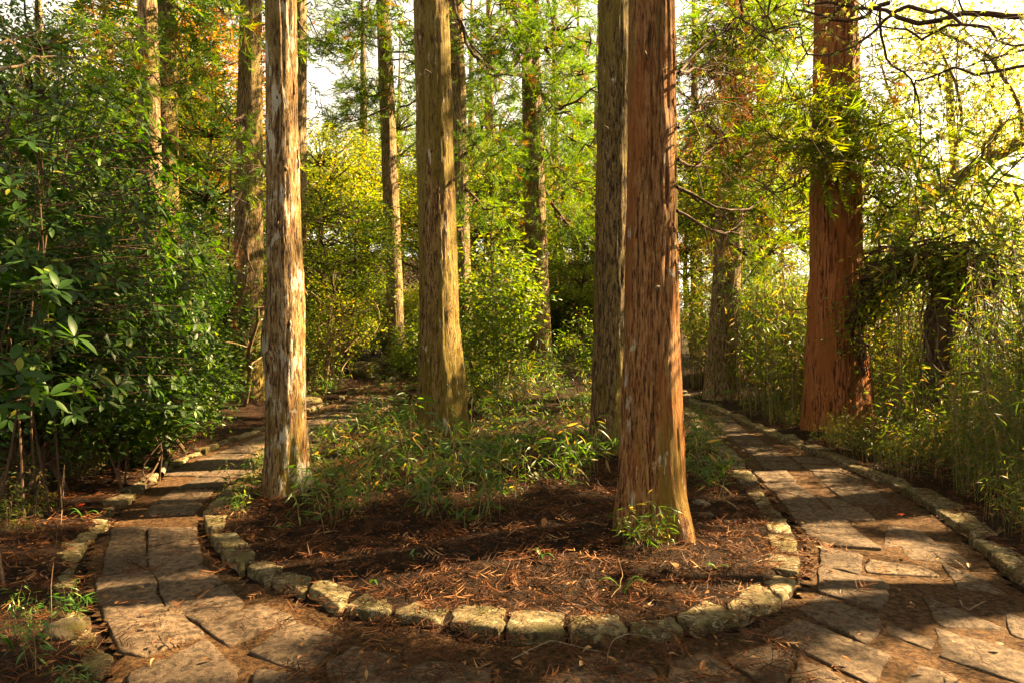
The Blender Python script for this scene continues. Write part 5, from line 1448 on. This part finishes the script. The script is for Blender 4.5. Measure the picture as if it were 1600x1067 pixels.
# dark sinuous limbs across the top right, from a maple just out of view
mx = (6.7, 4.3)
limb_tree('maple_tree', 'maple beyond the right edge sending dark sinuous limbs across the top', mx, [(6.7, 4.3, -.3), (6.5, 4.7, 2.5), (5.8, 5.4, 4.6)],
          [([P3(1660, 30, 5.6), P3(1540, 22, 5.7), P3(1440, 40, 5.8), P3(1370, 10, 6.0), P3(1290, 5, 6.0), P3(1245, 20, 6.2)], .028),
           ([P3(1390, 5, 5.9), P3(1340, 28, 5.9), P3(1270, 22, 6.0), P3(1252, 5, 6.0)], .02),
           ([P3(1420, 10, 5.8), P3(1380, 45, 5.8), P3(1330, 60, 5.9), P3(1280, 75, 6.1), P3(1265, 30, 6.2)], .017),
           ([P3(1420, 10, 5.8), P3(1500, 50, 5.6), P3(1560, 65, 5.4), P3(1640, 85, 5.2)], .017),
           ([P3(1660, 100, 5.4), P3(1540, 98, 5.5), P3(1460, 110, 5.8), P3(1420, 150, 6.0), P3(1412, 215, 6.2)], .014),
           ([P3(1375, 10, 5.9), P3(1395, 80, 6.0), P3(1425, 130, 6.2), P3(1438, 215, 6.3), P3(1445, 330, 6.4)], .012),
           ([P3(1500, 40, 5.8), P3(1440, 60, 6.0), P3(1380, 45, 6.1), P3(1340, 80, 6.3)], .014),
           ([P3(1640, 60, 5.4), P3(1560, 100, 5.8), P3(1520, 110, 6.2), P3(1480, 60, 6.4)], .010),
           ([P3(1150, -10, 5.6), P3(1185, 60, 5.6), P3(1225, 70, 5.6)], .012), ([P3(1175, -10, 5.6), P3(1190, 90, 5.6)], .008), ([P3(1200, -10, 5.6), P3(1215, 40, 5.6), P3(1250, 60, 5.7)], .010)],
          L_MAPLE, 900, (0.035, 0.055), 201, .12, tw=7, wood=WOOD_DARK, spread=.22)
# leaning maple on the slope
lb = XY(1375, 11.5)
limb_tree('maple_tree', 'maple leaning right over the bamboo with yellow leaves', lb, [(lb[0], lb[1], soil(*lb)), P3(1400, 400, 11.2), P3(1450, 320, 10.8), P3(1525, 262, 10.4), P3(1600, 220, 10.0), P3(1700, 150, 9.6)],
          [[P3(1480, 300, 10.6), P3(1500, 200, 10.4), P3(1470, 100, 10.2), P3(1440, 20, 10)], [P3(1540, 255, 10.3), P3(1560, 150, 10.3), P3(1540, 60, 10.2)], [P3(1600, 220, 10.0), P3(1560, 120, 9.6), P3(1500, 60, 9.4), P3(1420, 50, 9.2)],
           [P3(1450, 320, 10.8), P3(1420, 240, 10.6), P3(1380, 120, 10.6), P3(1370, 50, 10.6)], [P3(1520, 262, 10.4), P3(1560, 210, 10), P3(1620, 160, 9.6)], [P3(1480, 300, 10.6), P3(1540, 340, 10.4), P3(1610, 360, 10)]],
          L_MAPLE, 7500, (0.045, 0.08), 202, .13, tw=14, spread=.34, leaf_from=.3)
l2 = XY(1480, 16)
limb_tree('maple_tree', 'yellow maple farther down the slope at the right', l2, [(l2[0], l2[1], soil(*l2)), P3(1500, 420, 16), P3(1490, 250, 15.8), P3(1480, 100, 15.5)],
          [[P3(1500, 400, 16), P3(1560, 330, 15.5), P3(1620, 300, 15)], [P3(1495, 330, 16), P3(1430, 230, 15.5), P3(1390, 150, 15)], [P3(1490, 250, 15.8), P3(1540, 150, 15.5), P3(1580, 60, 15)], [P3(1485, 150, 15.6), P3(1440, 80, 15), P3(1400, 20, 15)],
           [P3(1500, 420, 16), P3(1560, 440, 15.5), P3(1620, 430, 15)], [P3(1500, 440, 16), P3(1580, 520, 15), P3(1640, 560, 14.5)], [P3(1490, 280, 15.8), P3(1420, 330, 15.3), P3(1370, 300, 15)]],
          L_MAPLE, 8500, (0.07, 0.11), 203, .14, tw=16, spread=.5, leaf_from=.2, limb_r=.04)
l3 = XY(1590, 9.5)
limb_tree('maple_tree', 'low yellow-green maple at the right edge over the bamboo', l3, [(l3[0], l3[1], soil(*l3)), P3(1600, 560, 9.4), P3(1590, 440, 9.2)],
          [[P3(1595, 560, 9.4), P3(1540, 520, 9), P3(1490, 470, 8.8), P3(1440, 440, 8.6)], [P3(1592, 480, 9.3), P3(1560, 440, 9), P3(1510, 420, 8.8), P3(1470, 380, 8.6)], [P3(1590, 440, 9.2), P3(1570, 380, 9), P3(1530, 340, 8.9)], [P3(1600, 560, 9.4), P3(1560, 580, 9), P3(1500, 600, 8.7)], [P3(1590, 450, 9.2), P3(1630, 400, 9), P3(1680, 380, 8.8)]],
          L_MAPLE, 2200, (0.05, 0.08), 204, .06, tw=12, spread=.26, leaf_from=.2, limb_r=.018, wood=WOOD_DARK)
l4 = XY(1700, 13)
broad('broadleaf_tree', 'maple', l4, 'yellow tree on the slope beyond the right edge', L_MAPLE, 'tree', BGG, 1.0)
broad('broadleaf_tree', 'tree', XY(1430, 22), 'pale green tree low on the slope right of the massive cedar', L_YELLOW, 'tree', BGG, 0.8)

# ------------------------------------------------------------------ vine-hung dead stump beside the massive cedar
def vine_stump():
    b = P3(1466, 600, 8.8)[:2]
    z = soil(*b); org = np.array([b[0], b[1], z])
    t = thing('vine_stump', 'dead stump hung with vines and debris right of the massive cedar', 'stump', org)
    r = np.random.default_rng(210)
    top = P3(1468, 400, 8.8) - org
    mb = MB(); s = wiggle([(0, 0, -0.1), (0.03, 0, top[2] * 0.5), top], 16, 0.06, r); mb.tube(s, np.linspace(0.15, 0.11, 16) * (0.85 + 0.35 * r.random(16)), 12)
    link('trunk', mb.mesh('trunk', True), WOOD_DARK, t)
    for k in range(16):                      # vines twining up the stump
        a0 = r.random() * 6.28; tw_ = r.uniform(-5, 5); zz = np.linspace(0.0, top[2] * r.uniform(0.6, 1.0), 16)
        rr = 0.15 + 0.05 * r.random() + 0.03 * np.sin(zz * 5 + a0)
        q = np.column_stack([s[:, 0] + np.cos(a0 + tw_ * zz / top[2]) * rr, s[:, 1] + np.sin(a0 + tw_ * zz / top[2]) * rr, zz])
        mb = MB(); mb.tube(wiggle(q[::2], 20, 0.07, r), np.linspace(1, 0.5, 20) * r.uniform(0.008, 0.022), 5)
        link('vine', mb.mesh('vine', True), WOOD_DARK if k % 3 else WOOD_GREY, t)
    arch = [P3(*p) - org for p in [(1348, 560, 9.6), (1343, 490, 9.5), (1372, 430, 9.2), (1425, 404, 8.9), (1480, 400, 8.7), (1530, 415, 8.6), (1550, 450, 8.6)]]
    arch = spline(arch, 40)
    for k in range(60):                      # twisted vines of the arch
        i0, i1 = sorted(r.integers(0, 40, 2))
        if i1 - i0 < 8: i1 = min(39, i0 + 12)
        q = arch[i0:i1 + 1] + r.normal(size=3) * np.array([0.07, 0.14, 0.12])
        q = wiggle(q[::3] if len(q) > 6 else q, 14, 0.3, r)
        mb = MB(); mb.tube(q, np.linspace(1, 0.5, 14) * r.uniform(0.008, 0.03), 5)
        link('vine', mb.mesh('vine', True), WOOD_DARK, t)
    hang = MB()
    for k in range(70):
        p = arch[r.integers(0, 40)] + r.normal(size=3) * 0.1
        l = r.uniform(0.3, 1.5)
        q = wiggle([p, p + [r.normal() * 0.1, r.normal() * 0.1, -l * 0.5], p + [r.normal() * 0.25, r.normal() * 0.2, -l]], 8, 0.12, r)
        hang.tube(q, np.linspace(0.008, 0.003, 8), 4)
    for k in range(260):                     # dead leaves and needles caught on the arch
        p = arch[r.integers(6, 38)] + r.normal(size=3) * np.array([0.08, 0.12, 0.08])
        d = unit(r.normal(size=3)); hang.tube([p, p + d * 0.12 + [0, 0, -0.02], p + d * 0.22 - [0, 0, 0.07]], [0.006, 0.005, 0.002], 3)
    tag(link('dead_twigs', hang.mesh('dead_twigs'), WOOD_DARK, t), kind='stuff')
    cs = np.vstack([s + [0, -0.15, 0], arch[4:38] + [0, -0.1, -0.08], arch[6:36] + [0, -0.12, -0.3], arch[8:20] + [0, 0, -0.6]])
    tag(link('leaves', leafy(cs, 0.2, 4200, (0.05, 0.09), LEAF_MID, 211, org=org).mesh('leaves'), L_YELLOW, t), kind='stuff')
vine_stump()
# dead climber cords and thin bare stems among the bamboo
def loose_branch(label, pts, r0, seed, mat=WOOD_DARK, tw=4, name='branch', cat='branch'):
    pts = np.array(pts); org = pts[0].copy()
    r = np.random.default_rng(seed)
    c = wiggle(pts - org, 18, 0.07, r)
    mb = MB(); mb.tube(c, np.linspace(r0, r0 * 0.4, 18), 6)
    for q in range(tw):
        i0 = r.integers(4, 17); d = unit(c[i0] - c[i0 - 1] + r.normal(size=3) * 0.7); l = r.uniform(0.1, 0.5)
        mb.tube(wiggle([c[i0], c[i0] + d * l * 0.5, c[i0] + d * l - [0, 0, 0.1 * l]], 6, 0.04, r), np.linspace(r0 * 0.4, 0.002, 6), 4)
    return tag(link(name, mb.mesh(name, True), mat, None, org), label, cat, 'thin bare vines hanging over the bamboo')
for k, (pts, r0, lab) in enumerate([
    ([(1600, 245, 7), (1540, 300, 7.2), (1520, 380, 7.4), (1530, 500, 7.6)], .008, 'thin dark vine dangling beside the leaning maple trunk'),
    ([(1560, 210, 7), (1500, 290, 7.2), (1470, 380, 7.5), (1400, 420, 8)], .008, 'thin dark vine crossing down towards the stump'),
    ([(1510, 420, 7.6), (1560, 470, 7.3), (1590, 520, 7), (1600, 590, 7)], .011, 'dark vine drooping right from the stump arch'),
    ([(1480, 480, 7.8), (1530, 510, 7.4), (1575, 570, 7), (1600, 585, 6.8)], .012, 'thicker dark vine curving low at the right edge'),
    ([(1450, 560, 8), (1480, 585, 7.6), (1530, 585, 7.2), (1545, 625, 7), (1590, 610, 6.8)], .011, 'zigzag dark vine low before the bamboo'),
    ([(1580, 180, 8), (1530, 250, 8.2), (1545, 340, 8.4)], .006, 'slender vine above the leaning trunk'),
    ([(1430, 300, 8), (1445, 400, 8.2), (1450, 520, 8.3), (1440, 640, 8.4)], .006, 'slender upright vine left of the stump')]):
    loose_branch(lab, [P3(*p) for p in pts], r0, 220 + k)
# bare twigs at the upper left
for k, (pts, r0, lab) in enumerate([([(-10, 115, 5.2), (40, 95, 5.6), (75, 92, 6), (160, 92, 6.6)], .013, 'pale bare branch with twigs above the left shrubs'), ([(-10, 72, 5), (30, 62, 5.2), (68, 45, 5.6)], .010, 'short pale bare branch at the upper left edge')]):
    tag(loose_branch(lab, [P3(*p) for p in pts], r0, 240 + k, WOOD_PALE, 12), group='pale bare branches at the upper left')

# ------------------------------------------------------------------ strap-leaved plants and ferns
STRAP_T = blade(7, 0.045, 0.0, 0.3, 0.35)
def strap_plant(px, py, n, L, label, seed):
    g = G(px, py, 0.1); r = np.random.default_rng(seed)
    t = thing('strap_leaf_plant', label, 'plant', (g[0], g[1], soil(*g)), 0, 'strap-leaved plants in the litter')
    for k in range(n):
        a = r.random() * 6.28; l = L * r.uniform(0.7, 1.2); out = np.array([math.cos(a), math.sin(a)])
        side = np.array([-out[1], out[0], 0]); w = 0.0085 * r.uniform(0.7, 1.3)
        V, F = [], []
        reach = r.uniform(0.5, 1.0)
        for q, x in enumerate(np.linspace(0, 1, 9)):
            p = np.array([*(out * l * reach * x), l * (1.15 * x - 0.95 * x * x * (0.6 + reach * 0.5))])
            ww = w * (1 - x ** 3) * (0.6 + 0.4 * min(1, x * 4)) + 0.0005
            V += [p + side * ww + [0, 0, 0.003], p, p - side * ww + [0, 0, 0.003]]
            if q: b = 3 * q; F += [[b - 3, b - 2, b + 1, b], [b - 2, b - 1, b + 2, b + 1]]
        link('blade', make_mesh('blade', np.array(V), [np.array(F)], np.full(27, r.random() * 0.8), True), L_STRAP, t)
for k, (px, py, n, L, lab) in enumerate([(975, 915, 3, .22, 'arching strap-leaved plant inside the front kerb'), (845, 872, 5, .13, 'small strap-leaved plant at the centre of the litter'), (578, 900, 1, .14, 'single upright strap blade inside the front kerb'), (652, 775, 7, .26, 'strap-leaved tuft before the mossy trunk'), (835, 690, 9, .34, 'strap-leaved tuft behind the sunlit litter'),
                                         (605, 775, 6, .2, 'strap-leaved tuft between the pale and mossy trunks'), (1010, 800, 6, .3, 'long strap-leaved tuft left of the red trunk foot'), (1090, 745, 7, .26, 'strap-leaved tuft right of the red trunk'), (130, 800, 3, .2, 'strap blades on the left bank by the orange leaf'), (900, 740, 6, .2, 'strap-leaved tuft left of the dark trunk'), (700, 800, 4, .15, 'short strap-leaved plant in the shade'),
                                         (20, 1000, 4, .2, 'strap blades at the lower left edge'), (1120, 880, 3, .1, 'tiny strap-leaved plant near the right kerb'), (640, 870, 3, .1, 'tiny strap-leaved plant near the front kerb'), (440, 820, 4, .13, 'small strap-leaved plant by the left kerb')]):
    strap_plant(px, py, n, L, lab, 260 + k)
def fern(px, py, L, n, label, seed):
    g = G(px, py, 0.1); r = np.random.default_rng(seed)
    t = thing('fern', label, 'fern', (g[0], g[1], soil(*g)), 0, 'ferns on the island')
    for k in range(n):
        a = k / n * 6.28 + r.normal() * 0.3; out = np.array([math.cos(a), math.sin(a), 0]); side = np.array([-out[1], out[0], 0])
        mb = MB(); c = [out * L * x * 0.85 + np.array([0, 0, L * (0.9 * x - 0.75 * x * x)]) for x in np.linspace(0, 1, 16)]
        mb.tube(c, np.linspace(0.003, 0.001, 16), 3)
        P_, D_, S_ = [], [], []
        for q in range(2, 16):
            for sg in (-1, 1):
                P_.append(c[q]); D_.append(side * sg + out * 0.35 + np.array([0, 0, -0.1])); S_.append(L * 0.27 * math.sin(0.35 + q / 16 * 2.6))
        mb.inst(LEAF_LANCE, np.array(P_), frames(np.array(D_)), np.array(S_), np.full(len(P_), r.uniform(0.1, 0.5)))
        link('frond', mb.mesh('frond'), L_STRAP, t)
fern(772, 705, .36, 7, 'green fern right of the mossy trunk foot', 280); fern(735, 728, .28, 6, 'low fern before the mossy trunk foot', 281); fern(800, 668, .34, 7, 'sunlit fern behind the litter patch', 282); fern(640, 735, .22, 5, 'small fern left of the mossy trunk', 283)

# ------------------------------------------------------------------ litter
r = np.random.default_rng(290)
def scatter(n, x, y, dens):
    X, Y = r.uniform(*x, n), r.uniform(*y, n)
    k = r.random(n) < dens(X, Y)
    return X[k], Y[k]
def litter_density(X, Y):
    isl = inside(X, Y, ISL); out = ~inside(X, Y, OUT); pathm = ~isl & ~out
    near = np.exp(-np.maximum(np.hypot(X, Y) - 5, 0) / 5)
    dk = np.minimum(pdist(X, Y, ISL), pdist(X, Y, OUT))
    d = np.where(pathm, 0.03 + 0.35 * np.exp(-dk / 0.09) + 0.10 * (n2(X, Y, 2.5, 77, 2) > 0.25), np.where(isl, 1.0, 0.75))
    front = pathm & (Y < 3.3) & (Y > 2.3) & (np.abs(X - 0.15) < 1.1)
    d = np.where(front, 0.75, d)
    return d * near * ((np.abs(X) < 0.85 * Y + 0.6))
def litter_z(X, Y):
    pathm = inside(X, Y, OUT) & ~inside(X, Y, ISL)
    return np.where(pathm, base_z(X, Y) + 0.028, soil_z(X, Y) + 0.012)
X, Y = scatter(36000, (-6, 6), (2.2, 13), litter_density)
n = len(X)
a = r.random(n) * 6.28
D = np.stack([np.cos(a), np.sin(a), r.normal(0.02, 0.14, n)], 1)
mb = MB()
FROND = [spray_tpl(10, k, 0.026) for k in (31, 32, 33)]
Zl = litter_z(X, Y)
kk = r.integers(0, 3, n); fs_ = r.uniform(0.06, 0.22, n)
for q in range(3):
    m = kk == q
    mb.inst(FROND[q], np.stack([X, Y, Zl + r.random(n) * 0.035], 1)[m], frames(D[m], r.normal(size=m.sum()) * 0.4), np.stack([fs_[m]] * 2 + [fs_[m] * 0.5], 1), np.clip(r.normal(0.45, 0.24, m.sum()), 0, 1))
tag(link('needle_litter', mb.mesh('needle_litter'), L_LITTER), 'carpet of dry russet cedar fronds under the trees', 'litter', None, 'stuff')
X, Y = scatter(26000, (-6, 6), (2.2, 12), lambda X, Y: np.clip(litter_density(X, Y) * 1.3, 0, 1))
n = len(X); a = r.random(n) * 6.28
D = np.stack([np.cos(a), np.sin(a), r.normal(0.0, 0.25, n)], 1)
mb = MB(); mb.inst(LEAF_SMALL, np.stack([X, Y, litter_z(X, Y) + r.random(n) * 0.02], 1), frames(D, r.normal(size=n) * 0.5), np.stack([r.uniform(0.015, 0.05, n), r.uniform(0.01, 0.035, n), r.uniform(0.03, 0.08, n)], 1), np.clip(r.normal(0.38, 0.22, n), 0, 0.9))
tag(link('leaf_litter', mb.mesh('leaf_litter'), L_FALLEN), 'scraps of dead brown leaves strewn over soil and path', 'litter', None, 'stuff')
# single fallen leaves that can be told apart
FL = [make_mesh('fallen_leaf', *(lambda b: (b[0], [b[1], b[2]]))(blade(5, w, dr, f, 0.5)), tint=np.full(14, tn), smooth=False) for w, dr, f, tn in [(0.27, 0.3, 0.5, 0.45), (0.24, -0.25, 0.7, 0.7), (0.3, 0.15, 0.3, 0.6), (0.2, 0.4, 0.9, 0.86), (0.28, 0.2, 0.5, 0.3)]]
FL_RED = make_mesh('fallen_leaf', LEAF_MAPLE[0], [LEAF_MAPLE[1]], np.full(len(LEAF_MAPLE[0]), 1.0))
for m in FL + [FL_RED]: m.materials.append(L_FALLEN)
def fallen(px, py, L, label, me, group, rz=None):
    g = G(px, py, 0.04)
    o = bpy.data.objects.new('fallen_leaf', me); COL.objects.link(o)
    o.location = (g[0], g[1], float(litter_z(g[:1], g[1:])[0]) + 0.018); o.scale = (L, L, L)
    o.rotation_euler = (random.uniform(-.3, .3), random.uniform(-.3, .3), rz if rz is not None else random.uniform(0, 6.28))
    tag(o, label, 'leaf', group)
fallen(130, 795, .07, 'vivid orange-red fallen leaf on the left bank', FL_RED, None); fallen(1410, 803, .055, 'reddish fallen leaf by the right kerb', FL_RED, None)
fallen(848, 857, .09, 'curled tan leaf on the small strap-leaved plant', FL[1], None); fallen(1050, 895, .09, 'pinkish dry leaf before the red trunk root', FL[2], None); fallen(905, 984 + 60, .08, 'pale dry leaf on the front path', FL[3], None)
fallen(140, 848, .08, 'pale curled leaf on the left path kerb', FL[3], None); fallen(598, 705, .08, 'orange fallen leaf among the grass left of the mossy trunk', FL_RED, None); fallen(1215, 655, .09, 'red fallen leaf by the bend of the right kerb', FL_RED, None)
zones = [('dry brown leaf on the right path, %s from left', (1270, 1590, 770, 1050), 24), ('dry brown leaf in the right gutter, %s from left', (1150, 1260, 760, 960), 16), ('dry brown leaf on the front path below the kerb, %s from left', (560, 1120, 1010, 1062), 22),
         ('dry brown leaf in the litter right of the red trunk, %s from left', (1075, 1190, 790, 900), 14), ('dry brown leaf on the left path, %s from left', (180, 400, 800, 1050), 14), ('dry brown leaf on the left bank, %s from left', (20, 200, 780, 950), 18), ('dry brown leaf in the island litter, %s from left', (480, 960, 800, 940), 26)]
for lab, (x0, x1, y0, y1), n in zones:
    pts = sorted((random.uniform(x0, x1), random.uniform(y0, y1)) for _ in range(n))
    for k, (x, y) in enumerate(pts):
        fallen(x, y, random.uniform(.03, .055), lab % ORD[min(k, len(ORD) - 1)], random.choice(FL), 'single dry leaves on the ground')
# fallen twigs
def twig(label, pts, r0, mat=WOOD_PALE, seed=0):
    r_ = np.random.default_rng(seed)
    w = []
    for (x, y, h) in pts:
        g = G(x, y, 0.03); w.append([g[0], g[1], float(litter_z(g[:1], g[1:])[0]) + 0.01 + h])
    w = np.array(w); org = w[0].copy()
    mb = MB(); mb.tube(wiggle(w - org, 14, 0.012, r_), np.linspace(r0, r0 * 0.5, 14), 6)
    tag(link('twig', mb.mesh('twig', True), mat, None, org), label, 'twig', 'twigs lying on the ground')
for k, (lab, pts, r0, m) in enumerate([('curved twig below the front kerb', [(948, 1040, 0), (955, 1012, .02), (985, 1004, .03), (1035, 1005, .01)], .0028, WOOD_GREY), ('yellow stick lying right of the red trunk', [(1130, 790, .01), (1157, 806, .01)], .011, WOOD_PALE),
                                       ('thin curved twig inside the front kerb', [(955, 945, 0), (973, 925, .03), (968, 900, .03)], .003, WOOD_PALE), ('long pale stick under the left shrubs', [(120, 705, .05), (170, 706, .06), (225, 712, .05)], .009, WOOD_PALE), ('broken pale stick on the left bank', [(55, 775, 0), (70, 745, .12)], .008, WOOD_PALE),
                                       ('long reddish stick before the mossy trunk', [(582, 748, .05), (612, 735, .08), (640, 722, .1)], .008, WOOD_GREY), ('forked root-like stick by the left kerb', [(252, 742, 0), (262, 722, .06), (257, 700, .22)], .03, WOOD_GREY), ('thin twig on the right path', [(1500, 940, 0), (1512, 960, .02), (1540, 950, .02)], .004, WOOD_GREY), ('short twig on the right path near the sun strip', [(1490, 880, .01), (1512, 892, .01)], .005, WOOD_PALE),
                                       ('yellow bamboo stick by the right kerb', [(1312, 706, .02), (1332, 713, .02)], .014, WOOD_PALE), ('second yellow bamboo stick on the right path', [(1312, 742, .02), (1345, 753, .02)], .012, WOOD_PALE), ('dark stick across the far right path', [(1076, 626, .05), (1110, 614, .08)], .02, WOOD_GREY), ('twig lying in the left path joint', [(216, 930, .01), (236, 922, .01)], .004, WOOD_PALE),
                                       ('long twig crossing the front litter', [(800, 1040, .02), (860, 1020, .04), (935, 1030, .03)], .0025, WOOD_GREY), ('pale dead bamboo stem on the left bank', [(95, 830, 0), (110, 700, .5), (125, 660, .65)], .0025, WOOD_GREY), ('pale stem rising from the lower left tuft', [(80, 1040, 0), (85, 940, .25), (100, 850, .5)], .002, WOOD_DARK)]):
    twig(lab, pts, r0, m, 300 + k)
